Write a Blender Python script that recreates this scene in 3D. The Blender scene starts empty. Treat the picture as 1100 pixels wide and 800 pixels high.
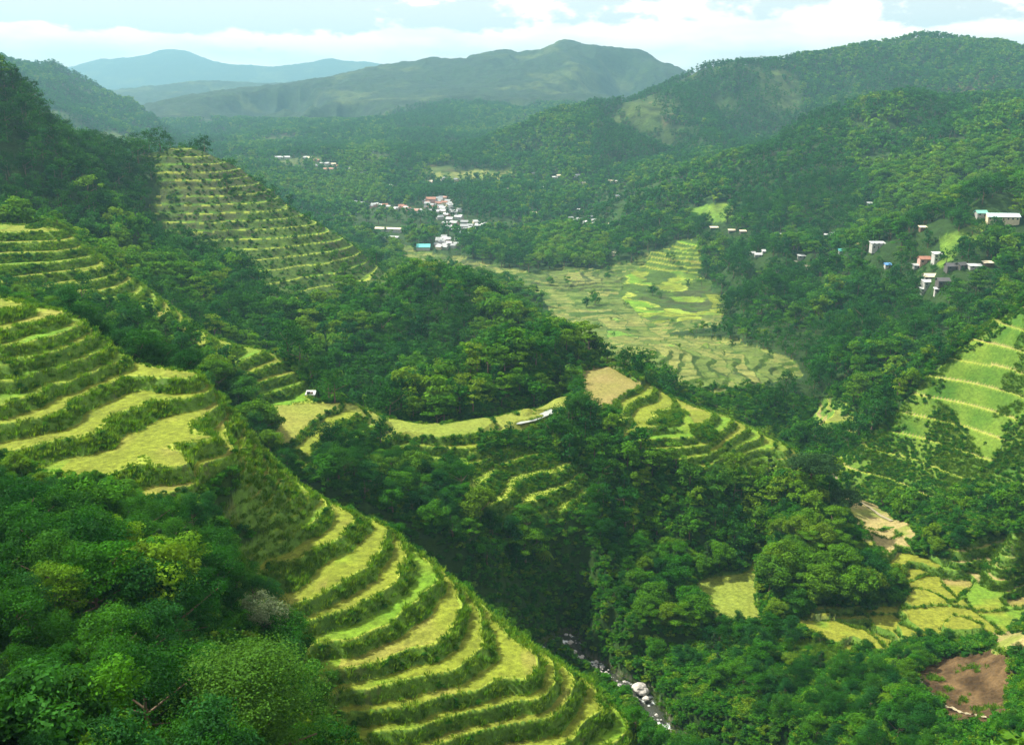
import bpy, math, random
import numpy as np
from mathutils import Vector
R = math.radians
random.seed(7); rng = np.random.default_rng(7)
sc = bpy.context.scene
COL = sc.collection
# ------------------------------------------------------------------ camera
F = 1056.0; PITCH = math.atan(300.0 / F)
CP, SP = math.cos(PITCH), math.sin(PITCH)
cam_d = bpy.data.cameras.new('camera'); cam = bpy.data.objects.new('camera', cam_d); COL.objects.link(cam)
cam_d.sensor_width = 36; cam_d.lens = 36 * F / 1100.0
cam_d.clip_start = 0.5; cam_d.clip_end = 60000
cam.location = (0, 0, 0); cam.rotation_euler = (math.pi / 2 - PITCH, 0, 0)
sc.camera = cam

def ray(px, py):
    a = (px - 550.0) / F; b = (400.0 - py) / F
    w = CP + b * SP
    return a / w, (-SP + b * CP) / w          # x/Y , z/Y
def at(px, py, D):
    u, t = ray(px, py); return (u * D, D, t * D)
def atz(px, py, z):
    u, t = ray(px, py); D = z / t; return (u * D, D, z)
def proj(X, Y, Z):
    d = Y * CP - Z * SP; up = Y * SP + Z * CP
    return 550 + F * X / d, 400 - F * up / d

# ------------------------------------------------------------------ noise
def _h(ix, iy, s):
    n = (ix.astype(np.int64) * 374761393 + iy.astype(np.int64) * 668265263 + s * 1442695041) & 0x7fffffff
    n = ((n ^ (n >> 13)) * 1274126177) & 0x7fffffff
    return ((n ^ (n >> 16)) & 0xffff).astype(np.float32) / 65535.0
def vnoise(x, y, s=0):
    x0 = np.floor(x); y0 = np.floor(y); fx = (x - x0).astype(np.float32); fy = (y - y0).astype(np.float32)
    fx = fx * fx * (3 - 2 * fx); fy = fy * fy * (3 - 2 * fy)
    a = _h(x0, y0, s); b = _h(x0 + 1, y0, s); c = _h(x0, y0 + 1, s); d = _h(x0 + 1, y0 + 1, s)
    return (a + (b - a) * fx) * (1 - fy) + (c + (d - c) * fx) * fy
def fbm(x, y, o=4, s=0):
    r = 0; a = 0.5; t = 0
    for i in range(o):
        r = r + a * vnoise(x, y, s + i * 17); t += a; a *= 0.5
        x, y = (x * 1.62 - y * 1.18) + 13.7, (x * 1.18 + y * 1.62) + 5.1
    return r / t * 2 - 1
def ridged(x, y, o=4, s=0):
    r = 0; a = 0.5; t = 0
    for i in range(o):
        r = r + a * (1 - np.abs(2 * vnoise(x, y, s + i * 31) - 1)); t += a; a *= 0.5
        x, y = (x * 1.62 - y * 1.18) + 3.7, (x * 1.18 + y * 1.62) + 9.1
    return r / t * 2 - 1
def sst(a, b, x):
    t = np.clip((x - a) / (b - a), 0, 1); return t * t * (3 - 2 * t)

# ------------------------------------------------------------------ terrain layers (control points: photo pixel + distance, or pixel + level)
LAY = {}
def layer(name, pts=(), crest=(), lev=(), world=(), back=0.55, amp=0.01, wl=0.25, smooth=0.03, ridge=0.0, guard=0.14, sides=()):
    P = []
    for p in pts: P.append(at(*p))
    for z, line in lev:
        for p in line: P.append(atz(p[0], p[1], z))
    for p in crest:
        q = at(*p); P.append(q); D = p[2]
        for k in (0.14, 0.40): P.append((q[0] * (1 + k), D * (1 + k), q[2] - back * D * k))
    for p in world: P.append(p)
    P = np.array(P, float)
    # drop near-duplicate sites
    uq = np.stack([P[:, 0] / P[:, 1], np.log(P[:, 1])], 1)
    keep = []
    for i in range(len(uq)):
        if all((uq[i, 0] - uq[j, 0]) ** 2 + (uq[i, 1] - uq[j, 1]) ** 2 > 0.006 ** 2 for j in keep): keep.append(i)
    P = P[keep]; uq = uq[keep]
    d = np.sqrt(((uq[:, None] - uq[None]) ** 2).sum(2) + smooth ** 2)
    n = len(P); M = np.zeros((n + 3, n + 3)); M[:n, :n] = d - np.eye(n) * 0.002
    M[:n, n] = 1; M[:n, n + 1:] = uq; M[n, :n] = 1; M[n + 1:, :n] = uq.T
    zs = P[:, 2]; w = np.linalg.solve(M, np.r_[zs, 0, 0, 0])
    LAY[name] = dict(uq=uq, w=w, smooth=smooth, amp=amp, wl=wl, ridge=ridge, guard=guard, P=P)

HERO = [(-88.0, [(249,609),(281,588),(311,575),(330,564),(345,549),(347,537)]),
 (-90.4, [(262,629),(300,616),(326,603),(356,582),(375,566),(364,545)]),
 (-92.8, [(308,652),(338,641),(368,622),(394,601),(412,582),(414,570),(404,557)]),
 (-95.2, [(315,673),(356,661),(372,656),(395,644),(421,627),(428,610)]),
 (-97.8, [(334,697),(375,689),(409,678),(436,652),(462,631),(472,616),(462,603),(440,592)]),
 (-100.3, [(400,712),(438,697),(466,695),(489,678),(494,662)]),
 (-102.6, [(395,742),(425,732),(459,725),(492,716),(515,701),(521,687)]),
 (-105.2, [(365,770),(399,764),(447,759),(485,746),(515,742),(534,732),(567,732),(582,714),(579,700),(537,668)]),
 (-107.6, [(400,790),(425,783),(462,776),(492,768),(511,763),(560,752),(598,735)]),
 (-110.0, [(470,798),(530,783),(560,777),(590,772),(612,755),(620,740),(614,726)]),
 (-113.0, [(560,800),(620,790),(645,765),(642,750)]),
 (-116.5, [(640,806),(670,788)])]
LEFT = [(-47.0, [(-30,330),(0,338),(24,330)]),
 (-49.2, [(-30,352),(0,357),(20,349),(51,344),(56,338)]),
 (-51.4, [(-30,380),(8,379),(34,368),(68,358),(84,350)]),
 (-53.6, [(0,392),(37,385),(68,375),(91,365),(98,358)]),
 (-56.2, [(-20,412),(0,407),(20,400),(60,396),(95,386),(112,378)]),
 (-58.8, [(-30,440),(0,434),(20,429),(44,419),(54,410),(91,400),(108,394),(122,390)]),
 (-61.2, [(0,455),(51,446),(78,436),(91,423),(118,413),(135,404)]),
 (-64.0, [(-40,492),(0,485),(34,479),(68,470),(105,461),(112,449),(135,441),(165,432)]),
 (-66.6, [(60,520),(90,514),(130,505),(160,490),(190,478),(207,464),(204,452)]),
 (-69.6, [(150,540),(173,531),(192,526),(215,506),(245,491),(252,483)])]
layer('near_hill',
  pts=[(0,560,135),(0,650,98),(0,740,74),(0,800,58),(-150,800,50),(100,800,62),(200,800,74),(300,800,100),(370,800,134),(440,812,143),
       (90,700,92),(180,680,102),(250,660,122),(290,690,140),(100,600,128),(200,600,142),(240,570,160),(150,560,150),(60,540,148),
       (270,530,184),(300,545,190),(320,740,128),(280,760,104),(210,505,172),(225,545,170),
       (-200,420,150),(-200,600,110),(-300,300,190),(-150,330,205),(520,830,146),(600,850,142),(300,880,75),(450,900,90),(150,900,48),
       (560,600,420),(620,640,380),(690,700,340),(740,770,300),(780,850,255),(850,950,200),(500,540,400),(430,500,380),(900,700,340),(800,620,370)],
  lev=HERO + LEFT,
  crest=[(-100,290,225),(0,322,232),(60,334,228),(95,350,224),(125,378,220),(165,396,216),(215,402,214),(235,425,212),(270,470,210),(300,505,209),(345,531,205),
         (385,553,202),(425,572,200),(452,594,198),(478,616,194),(508,640,188),(540,664,182),(585,700,176),(628,728,169),(665,765,164),(700,806,158),(730,850,152)],
  world=[(0,9,-6),(-20,12,-6),(20,12,-10),(0,25,-20),(-40,30,-18),(60,40,-60),(40,70,-75),(90,110,-110),(100,60,-95),(-200,120,-20),(-120,60,-20),(-60,4,0),(60,4,-20)],
  back=0.85, amp=0.0045, wl=0.09, smooth=0.012, guard=0.3)
layer('saddle_ridge',
  pts=[(-60,270,410),(0,262,420),(40,290,400),(110,318,395),(60,330,370),(150,350,360),(220,390,340),(100,400,300),(200,440,290),(270,440,320),
       (420,520,312),(460,500,332),(500,580,285),(440,560,285),(560,600,292),(600,640,302),(400,520,300),(350,510,290),
       (520,485,335),(600,470,362),(700,520,352),(700,580,335),(640,600,300),(660,640,300),(760,540,345),(800,560,350),(830,520,372),(740,600,330)],
  lev=[(-113.0,[(290,438),(365,436),(325,486),(300,480),(305,500)]),(-116.0,[(395,452),(350,485),(322,512)]),(-119.0,[(425,458),(385,488),(352,520)]),(-130,[(575,488),(560,490),(532,500),(517,520),(511,544)]),(-133.5,[(600,504),(562,511),(549,528),(532,540),(527,553)]),(-137,[(610,520),(586,530),(562,537),(546,560)]),(-140.5,[(625,528),(607,542),(588,560)]),(-144,[(640,540),(622,562)]),(-121.0,[(470,470),(520,462)]),(-124.0,[(560,455),(590,447),(625,434),(655,435),(683,420)]),
       (-128,[(690,440),(670,462)]),(-131,[(740,462),(680,468)]),(-136,[(770,478),(740,482)]),(-143,[(800,490),(845,480),(780,500)]),(-150,[(870,505),(820,506)])],
  crest=[(-100,205,460),(0,240,450),(60,238,448),(100,270,440),(130,292,430),(165,315,424),(205,345,415),(245,377,405),(290,380,395),(325,390,388),(345,428,368),(372,433,358),
         (420,450,352),(470,458,352),(520,449,358),(565,440,372),(600,425,395),(618,392,440),(655,393,448),(690,405,425),(730,428,412),(790,450,405),(840,475,400),(880,510,392)],
  back=0.75, amp=0.005, wl=0.12, smooth=0.008, guard=0.16)
layer('wooded_spur',
  pts=[(440,448,372),(480,445,378),(520,435,388),(560,420,402),(500,425,395),(600,405,425),(460,430,392),(560,470,385),(480,490,365),(630,400,445),(700,440,490),(640,460,440),(640,510,390),(400,520,345),(560,540,365),(760,520,450),(650,600,350),(700,400,560),(360,460,380),(350,500,350),(450,540,330),(800,480,520),(800,650,350),(500,620,345),(430,500,350)],
  crest=[(412,447,378),(440,428,400),(480,408,430),(520,398,450),(560,386,468),(598,374,480),(625,380,474)],
  back=0.8, amp=0.01, wl=0.12, smooth=0.02, guard=0.12)
layer('middle_ridge',
  pts=[(-80,200,560),(0,200,560),(50,240,560),(0,150,600),(80,190,650),(110,230,600),(155,200,745),(220,200,748),(280,210,752),(150,230,712),(220,235,712),(300,240,716),(160,265,675),(240,270,680),(320,270,692),(370,290,690),(220,300,625),(300,300,640),(350,322,640),(400,310,660),(300,350,560),
       (240,330,540),(340,380,520),(420,360,560),(380,420,470),(440,420,480),(500,360,590),(540,350,600),(330,340,580),(480,400,530),(300,400,480),(540,390,560)],
  crest=[(-150,20,620),(-60,50,650),(0,88,690),(50,138,720),(110,163,760),(170,162,790),(205,160,800),(245,176,800),(290,205,790),(340,243,770),(385,271,745),(430,308,700),(480,312,680),(535,326,655),(580,362,625)],
  back=0.7, amp=0.012, wl=0.13, smooth=0.03, guard=0.16)
layer('right_slope',
  pts=[(1000,540,385),(1040,545,372),(1100,520,378),(1150,500,375),(1000,600,350),(1100,640,315),(1200,660,290),(960,560,372),(1040,600,340)],
  lev=[(-109,[(1050,354),(1100,368),(1150,382)]),(-124,[(1005,390),(1050,400),(1100,411),(1150,424)]),(-143,[(962,438),(1010,450),(1060,464),(1110,480)]),(-160,[(922,481),(960,492),(1000,505),(1060,526)])],
  crest=[(885,508,430),(920,477,440),(960,433,447),(1010,384,456),(1050,349,465),(1100,322,472),(1200,265,480),(1350,200,500)],
  back=0.7, amp=0.006, wl=0.12, smooth=0.03, guard=0.13)
layer('right_hill',
  pts=[(1100,260,780),(1060,270,760),(1000,290,720),(960,300,740),(1100,300,700),(1000,350,620),(1080,330,620),(950,380,580),(900,400,570),(880,450,510),(860,420,600),(930,430,530),
       (850,330,760),(900,330,700),(1020,330,660),(830,370,700),(800,410,640),(850,460,540),(830,300,860),(780,340,860),(1150,350,600),(870,485,470),(930,460,480),(830,440,600)],
  crest=[(1250,150,1000),(1170,175,930),(1100,198,880),(1060,212,850),(1010,232,850),(960,250,880),(900,262,930),(840,268,1000),(790,285,1030),(760,320,980)],
  back=0.35, amp=0.014, wl=0.11, smooth=0.03, guard=0.16)
layer('dark_ridge',
  pts=[(1050,160,1350),(950,170,1350),(900,200,1250),(1000,210,1150),(850,210,1250),(820,240,1150),(750,230,1250),(700,250,1200),(900,250,1100),(1100,180,1200),(650,260,1250),(600,265,1280),(560,262,1320),(740,200,1400),(1000,180,1280),(900,270,1000),(850,280,1020),(780,275,1090),(1200,180,1150),(1100,150,1450),(1150,140,1550),(1050,190,1180),(1200,150,1400)],
  world=[(0,1100,-260),(100,1000,-260),(200,900,-270),(300,850,-250),(400,850,-230),(500,900,-200),(-80,1300,-270)],
  crest=[(1200,90,1800),(1100,108,1800),(1000,108,1750),(930,115,1700),(870,135,1650),(820,158,1600),(760,175,1570),(710,192,1530),(660,208,1500),(610,228,1450),(570,245,1400)],
  back=0.5, amp=0.02, wl=0.13, smooth=0.03, ridge=0.5, guard=0.25)
layer('big_ridge',
  pts=[(700,150,2000),(650,180,1800),(600,200,1750),(560,225,1650),(800,110,2300),(900,90,2400),(1000,80,2500),(850,130,2100),(950,110,2200),(1080,90,2300),(550,180,2000),(520,200,1900),(760,140,2100),(700,200,1700),(800,150,1950),(900,130,2000),(1000,120,2050),(1100,120,2000)],
  world=[(-100,1400,-260),(-200,1650,-260),(100,1250,-270),(300,1300,-270),(500,1400,-250),(700,1500,-230),(-300,1950,-240)],
  crest=[(1250,80,2800),(1100,56,2800),(1060,44,2800),(1020,42,2800),(950,47,2800),(900,54,2800),(850,61,2800),(800,75,2780),(750,88,2750),(700,104,2650),(650,118,2500),(600,125,2400),(560,140,2300),(520,155,2250)],
  back=0.5, amp=0.02, wl=0.14, smooth=0.03, ridge=0.5, guard=0.3)
layer('central_mountain',
  pts=[(300,160,2600),(350,140,3000),(400,150,2700),(450,110,3700),(500,130,3200),(550,100,4000),(620,90,4300),(600,110,3700),(680,90,4400),(250,150,3000),(320,110,4200),(400,100,4300),(480,90,4500),(200,130,3600),(450,160,2500),(520,150,2700),(340,180,2200),(260,190,2200),(600,150,3000),(700,120,3600),(640,130,3300),(550,150,2900)],
  world=[(-700,1650,-250),(-350,1650,-250),(-1000,1900,-200),(0,1900,-230),(300,2200,-250),(700,2600,-220),(1200,3000,-200)],
  crest=[(100,125,4200),(160,112,4600),(220,104,4900),(280,100,5000),(330,88,5100),(380,76,5200),(420,70,5300),(437,63,5300),(455,67,5300),(478,70,5300),(500,61,5300),(520,60,5300),(545,53,5300),(560,60,5300),(574,63,5300),(588,53,5300),(604,42,5300),(620,48,5300),(638,56,5300),(652,58,5270),(670,60,5250),(690,56,5200),(712,67,5150),(744,82,5100),(800,100,5000),(900,120,5000)],
  back=0.4, amp=0.005, wl=0.13, smooth=0.008, ridge=0.7, guard=0.3)
layer('left_mountain',
  pts=[(0,110,2500),(60,120,2500),(120,130,2700),(-100,120,2300),(0,150,2000),(180,150,2700),(100,170,2200),(220,170,2500),(150,185,1900),(250,180,2200),(280,160,2700)],
  crest=[(-200,0,3200),(-60,40,3200),(0,58,3200),(35,70,3200),(70,74,3200),(105,84,3200),(140,99,3150),(170,118,3050),(210,138,2900)],
  back=0.4, amp=0.014, wl=0.13, smooth=0.03, ridge=0.6, guard=0.3)
layer('hazy_range',
  crest=[(-100,120,7500),(60,110,7500),(150,99,7500),(200,92,7500),(250,96,7500),(300,94,7500),(350,96,7500),(420,92,7500)],
  pts=[(150,112,6000),(250,112,6000),(-100,130,6000),(420,115,6000)], world=[(-4000,5000,-200),(-2000,5000,-200),(0,5000,-200)], back=0.3, amp=0.012, wl=0.12, smooth=0.03, ridge=0.5, guard=0.15)
layer('far_peaks',
  crest=[(-150,95,13500),(0,100,13500),(75,76,13500),(92,68,13500),(110,63,13500),(130,67,13500),(150,68,13500),(160,58,13500),(170,54,13500),(200,55,13500),(215,62,13500),(240,72,13500),(262,82,13500),(285,84,13500),(310,78,13500),(335,68,13500),(352,62,13500),(375,67,13500),(400,68,13500),(440,78,13500),(600,90,13500),(900,100,13500),(1200,100,13500)],
  pts=[(150,110,10500),(250,115,10500),(0,120,10500),(400,115,10500),(600,120,10500),(900,120,10500),(-150,120,10500)],
  world=[(-9000,8500,-400),(-3000,8500,-400),(0,8500,-400),(4000,8500,-400),(9000,8500,-400)], back=0.3, amp=0.003, wl=0.03, smooth=0.003, ridge=0.4, guard=0.3)
# lower right: fields, the wooded knoll, the slope in front
layer('right_fields',
  pts=[(870,520,356),(845,560,335),(900,560,340),(930,580,335),(800,600,318),(850,610,312),(970,640,303),(1000,800,190),(900,800,205),(800,800,228),(740,770,250),(700,700,280),(660,680,292),
       (720,650,308),(700,610,335),(760,730,262),(850,730,255),(920,730,248),(980,720,246),(1040,750,226),(1090,740,225),(1080,700,246),(1100,620,312),(1090,585,325),(1040,570,330),(1100,545,320),
       (650,700,284),(1000,560,348),(1150,620,270),(1150,720,215),(1150,800,165),(1040,700,262),(1020,720,250),(1000,850,150),(800,850,190),(665,738,266),(1200,650,240),(1250,560,260),(880,590,318)],
  lev=[(-168.5,[(752,615),(800,612),(760,640),(790,655)]),(-166,[(870,655),(930,650)]),(-169,[(850,680),(950,700)]),
       (-164.5,[(920,560),(960,575),(1000,600),(980,640),(1060,640),(1090,655),(1020,680),(1130,645),(1110,680),(1060,612),(1030,610)])],
  crest=[(880,518,400),(930,545,385)],
  world=[(60,180,-200),(100,120,-185),(160,100,-150),(250,160,-110),(300,250,-80),(350,350,-60)],
  back=0.5, amp=0.005, wl=0.10, smooth=0.02, guard=0.2)
layer('valley',
  pts=[(640,360,770),(700,360,760),(620,330,900),(500,275,1180),(450,262,1250),(430,275,1200),(600,300,1040),(700,300,1040),(745,262,1150),(690,285,1120),(770,300,1060),(800,330,900),(740,340,850),
       (650,378,610),(720,385,600),(800,385,620),(830,400,600),(760,410,560),(700,395,580),(560,290,1080),(480,250,1380),(400,240,1400),(450,230,1500),(380,222,1560),(500,220,1600),(550,250,1380),(450,200,1800),
       (330,210,1650),(300,190,1900),(350,170,2200),(400,160,2400),(540,200,1800),(600,240,1500),(880,500,470),(860,470,520),(250,200,1700),(660,300,1050),(820,430,540),(900,530,430)],
  world=[(atz(615,690,-179)),(atz(680,740,-180)),(atz(725,795,-182)),(9,284,-174),(-2,272,-169),(20,330,-178),(-20,320,-164),(60,220,-183),(70,190,-186),(90,150,-190),(600,1500,-60),(900,1500,20),(-800,1500,-110),(-400,900,-120),
         (200,520,-182),(150,450,-180),(-100,500,-170),(0,600,-185),(-50,700,-190),(1500,3000,-150),(-1500,3000,-150),(0,3500,-170),(0,8000,-350),(3000,8000,-350),(-3000,8000,-350),(0,14500,-500),(8000,14000,-500),(-8000,14000,-500),(400,250,-120),(0,40,-120),(60,20,-100),(-60,20,-60),(-200,300,-110),(-350,500,-60)],
  amp=0.004, wl=0.12, smooth=0.03, guard=9)
ORDER = list(LAY); nmi = {n: i for i, n in enumerate(ORDER)}

def eval_layer(name, U, Dd, X):
    L = LAY[name]; uq = L['uq'].astype(np.float32); w = L['w'].astype(np.float32); n = len(uq)
    q = np.log(Dd).astype(np.float32); u = U.astype(np.float32)
    z = np.full(u.shape, w[n], np.float32) + w[n + 1] * u + w[n + 2] * q
    dm = np.full(u.shape, 9, np.float32); s2 = np.float32(L['smooth'] ** 2)
    for i in range(n):
        r2 = (u - uq[i, 0]) ** 2 + (q - uq[i, 1]) ** 2
        np.minimum(dm, r2, out=dm); z += w[i] * np.sqrt(r2 + s2)
    g = np.maximum(0, np.sqrt(dm) - L['guard'])
    if name not in ('near_hill', 'valley'):
        z -= np.maximum(0, uq[:, 1].min() - .01 - q) * Dd * 3
        if name != 'far_peaks': z -= np.maximum(0, q - uq[:, 1].max()) * Dd
    z -= g * Dd * 1.6
    Dref = float(np.exp(L['uq'][:, 1].mean())); lam = Dref * L['wl']; seed = ORDER.index(name) * 7
    nz = fbm(X / lam, Dd / lam, 5, seed)
    if L['ridge'] > 0: nz = nz * (1 - L['ridge']) + L['ridge'] * (ridged(X / lam, Dd / lam, 5, seed + 3) - .3)
    z += L['amp'] * np.minimum(Dd, Dref * 1.3) * nz
    if name in ('central_mountain', 'left_mountain', 'big_ridge', 'dark_ridge', 'right_hill'):
        lam2 = Dref * (.10 if name != 'central_mountain' else .11); rg = ridged(X / lam2 + .3 * fbm(X / lam2, Dd / lam2, 2, 9), Dd / (lam2 * 1.6), 3, seed + 40); zm = L['P'][:, 2].max()
        z -= Dref * {'left_mountain': .016, 'central_mountain': .026}.get(name, .024) * sst(.5, -.35, rg) * ((1 - .9 * sst(.45, .9, (z + 200) / (zm + 200))) * sst(-240, -160, z) if name != 'central_mountain' else (1 - .8 * sst(.78, .98, (z + 200) / (zm + 200))) * sst(-110, 10, z))
    if name == 'valley': z += 22 * sst(1250, 1900, Dd) * (1.2 * fbm(X / 260, Dd / 260, 5, 71))
    return z

# ------------------------------------------------------------------ cover polygons: (kind, layers, polygon in photo pixels, step height, tread share)
POLY = [
 ('hero', 'near_hill', [(240,600),(300,560),(330,515),(360,530),(440,570),(500,630),(560,680),(640,735),(740,840),(400,850),(340,770),(330,730),(300,690),(290,640),(262,640)]),
 ('left', 'near_hill', [(-150,290),(0,315),(70,325),(130,365),(230,395),(265,465),(262,500),(180,545),(120,520),(60,515),(0,495),(-150,510)]),
 ('ter', 'near_hill', [(225,400),(345,530),(300,570),(235,560),(258,520),(262,470)], 2.6, .45),
 ('grass', 'right_slope', [(1000,548),(1062,500),(1100,440),(1250,400),(1250,660),(1100,640),(1040,605)]),
 ('ter', 'saddle_ridge', [(-40,225),(70,230),(130,285),(215,345),(290,372),(350,430),(345,445),(265,440),(262,405),(235,385),(170,345),(140,325),(60,325),(-40,305)], 3.2, .62),
 ('flat', 'saddle_ridge', [(285,436),(372,432),(360,450),(318,486),(300,500),(296,470)], -113.0),
 ('ter', 'saddle_ridge', [(300,480),(372,432),(420,445),(470,455),(600,435),(595,455),(520,470),(500,500),(440,500),(400,472),(350,485),(322,512)], 3.0, .55),
 ('bright', 'saddle_ridge', [(503,482),(560,478),(622,495),(640,530),(604,562),(545,568),(520,558),(498,552)], 5.0, .5),
 ('mud', 'saddle_ridge', [(624,398),(655,393),(688,412),(684,422),(658,436),(625,434)], -124.0),
 ('ter', 'saddle_ridge', [(655,436),(690,410),(740,425),(800,445),(850,470),(888,510),(830,512),(770,508),(720,490),(670,475)], 2.8, .74),
 ('strip', 'saddle_ridge', [(368,432),(420,446),(470,450),(520,443),(565,430),(600,422),(614,432),(598,452),(560,462),(520,470),(470,472),(420,464)]),
 ('ter', 'middle_ridge', [(150,168),(200,158),(250,175),(345,240),(440,295),(425,308),(380,318),(330,332),(282,325),(268,292),(190,262),(152,232),(176,205)], 5.2, .26),
 ('dryter', 'right_slope', [(885,508),(960,440),(1050,355),(1200,270),(1250,420),(1100,440),(1060,500),(1000,545),(930,540)], 7.5, .22),
 ('gold', 'right_fields', [(925,560),(960,565),(985,590),(1040,605),(1070,622),(1115,645),(1105,672),(1040,690),(985,690),(940,705),(880,690),(850,672),(870,652),(940,648),(975,636),(920,580)], 2.2, .93),
 ('dry', 'right_fields', [(893,512),(915,528),(960,552),(990,575),(965,595),(925,578),(905,545)]),
 ('grass', 'right_fields', [(835,690),(880,690),(930,705),(950,720),(900,722),(850,712)]),
 ('flat', 'right_fields', [(740,606),(790,596),(826,606),(812,640),(818,668),(768,664),(748,640)], -168.5),
 ('dryter', 'right_fields', [(1010,590),(1060,575),(1150,560),(1150,650),(1090,640),(1045,620)], 3.0, .5),
 ('dirt', 'right_fields', [(980,722),(1030,698),(1072,694),(1090,722),(1088,762),(1060,785),(1020,782),(1005,758)]),
 ('dry', 'right_fields', [(1062,680),(1100,678),(1120,705),(1068,700)]),
 ('plain', 'valley', [(425,262),(470,270),(520,282),(560,288),(640,292),(700,270),(740,258),(775,268),(790,310),(770,350),(700,362),(600,365),(590,330),(540,300),(440,292)], 1.6, .60),
 ('ter', 'valley', [(668,304),(700,272),(740,256),(778,262),(800,300),(792,340),(700,345),(672,325)], 3.4, .5),
 ('plain', 'valley', [(600,360),(700,358),(790,362),(850,384),(862,404),(770,424),(690,402),(625,394)], 1.6, .7),
 ('dryter', 'right_hill', [(848,236),(900,236),(935,250),(930,262),(850,262)], 5, .35),
 ('grass', 'right_hill', [(800,378),(850,360),(885,368),(880,395),(840,400),(800,400)]),
 ('grass', 'right_hill', [(1010,255),(1060,235),(1050,262),(1010,285)]),
 ('dryter', 'right_hill', [(860,430),(900,425),(940,455),(920,470),(870,455)], 4, .4),
 ('grass', 'dark_ridge', [(735,225),(790,215),(785,240),(750,240)]),
 ('fieldfar', 'valley', [(460,185),(560,183),(560,192),(470,196)]),
]
def inpoly(px, py, poly):
    c = np.zeros(px.shape, bool); n = len(poly)
    for i in range(n):
        x1, y1 = poly[i]; x2, y2 = poly[(i + 1) % n]
        if y1 == y2: continue
        c ^= ((y1 > py) != (y2 > py)) & (px < (x2 - x1) * (py - y1) / (y2 - y1) + x1)
    return c

def terrace_levels(s, levels, share):
    L = np.array(sorted(levels)); k = np.clip(np.searchsorted(L, s, side='right') - 1, 0, len(L) - 2)
    a = L[k]; b = L[k + 1]; f = (s - a) / (b - a)
    return terr(a, b, f, share, k)
def terr(a, b, f, share, k):
    g = np.clip((f - share) / (1 - share), 0, 1)
    z = a + (b - a) * (0.12 * np.clip(f / np.maximum(share, .01), 0, 1) * 0 + g ** 0.9)
    rim = np.exp(-((f - 0.03) / 0.03) ** 2) * 0.25
    return z + rim * (b > a), (f < share) & (f >= 0), np.abs(f - .03) < .07, k

rowsD = np.concatenate([np.exp(np.arange(math.log(6), math.log(50), .03)), np.exp(np.arange(math.log(50), math.log(130), .0055)),
   np.exp(np.arange(math.log(130), math.log(285), .0022)), np.exp(np.arange(math.log(285), math.log(372), .0012)), np.exp(np.arange(math.log(372), math.log(460), .0022)), np.exp(np.arange(math.log(460), math.log(1500), .003)),
   np.exp(np.arange(math.log(1500), math.log(15500), .0058))])
us = np.concatenate([np.arange(-1.15, -.64, .006), np.arange(-.64, .64, .00098), np.arange(.64, 1.16, .006)])
NR, NC = len(rowsD), len(us)

def build_field(Dg, Ug):
    """returns z, layer index, cover code, per-field random, tread flag"""
    X = Ug * Dg
    Z = np.full(Dg.shape, -1e9, np.float32); LI = np.zeros(Dg.shape, np.int8)
    for i, nme in enumerate(ORDER):
        q = LAY[nme]['uq'][:, 1]; g = LAY[nme]['guard']
        lo, hi = math.exp(q.min() - g - .35), math.exp(q.max() + g + .35)
        rr = np.where((Dg[:, 0] > lo) & (Dg[:, 0] < hi))[0] if nme != 'valley' else np.arange(Dg.shape[0])
        if len(rr) == 0: continue
        sl = slice(rr[0], rr[-1] + 1)
        z = eval_layer(nme, Ug[sl], Dg[sl], X[sl])
        m = z > Z[sl]; Z[sl] = np.where(m, z, Z[sl]); LI[sl] = np.where(m, i, LI[sl])
    return X, Z, LI
Dg = np.repeat(rowsD[:, None], NC, 1).astype(np.float64); Ug = np.repeat(us[None], NR, 0)
X, Z, LI = build_field(Dg, Ug)
Z = np.where(Dg < 60, np.minimum(Z, -.78 * Dg - 1.0), Z)
# river channel
RIV = [(-24,252,-158), (-12,262,-163), (0,272,-168.5), (9,283,-174.5), atz(610,686,-178), atz(622,708,-178.5), atz(647,720,-179), atz(668,736,-179.5), atz(686,747,-180), atz(698,768,-180.8), atz(721,788,-181.5), (64,225,-183), (66,185,-187), (64,120,-195)]
def rivdist(X, Y):
    best = np.full(X.shape, 1e9); bz = np.zeros(X.shape)
    for (a, b) in zip(RIV[:-1], RIV[1:]):
        dx, dy = b[0] - a[0], b[1] - a[1]
        t = np.clip(((X - a[0]) * dx + (Y - a[1]) * dy) / (dx * dx + dy * dy), 0, 1)
        d = np.hypot(X - a[0] - t * dx, Y - a[1] - t * dy); m = d < best
        best = np.where(m, d, best); bz = np.where(m, a[2] + t * (b[2] - a[2]), bz)
    return best, bz
rs = slice(int(np.searchsorted(rowsD, 80)), int(np.searchsorted(rowsD, 420)))
rd, rz = rivdist(X[rs], Dg[rs])
wob = fbm(X[rs] / 9, Dg[rs] / 9, 3, 77) * 4.0
chan = rz - 1.5 + np.maximum(0, rd + wob - 3.0) * 2.0
Z[rs] = np.where((rd < 38), np.minimum(Z[rs], chan), Z[rs])
RD = np.full(Z.shape, 1e3); RD[rs] = rd + wob

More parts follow.
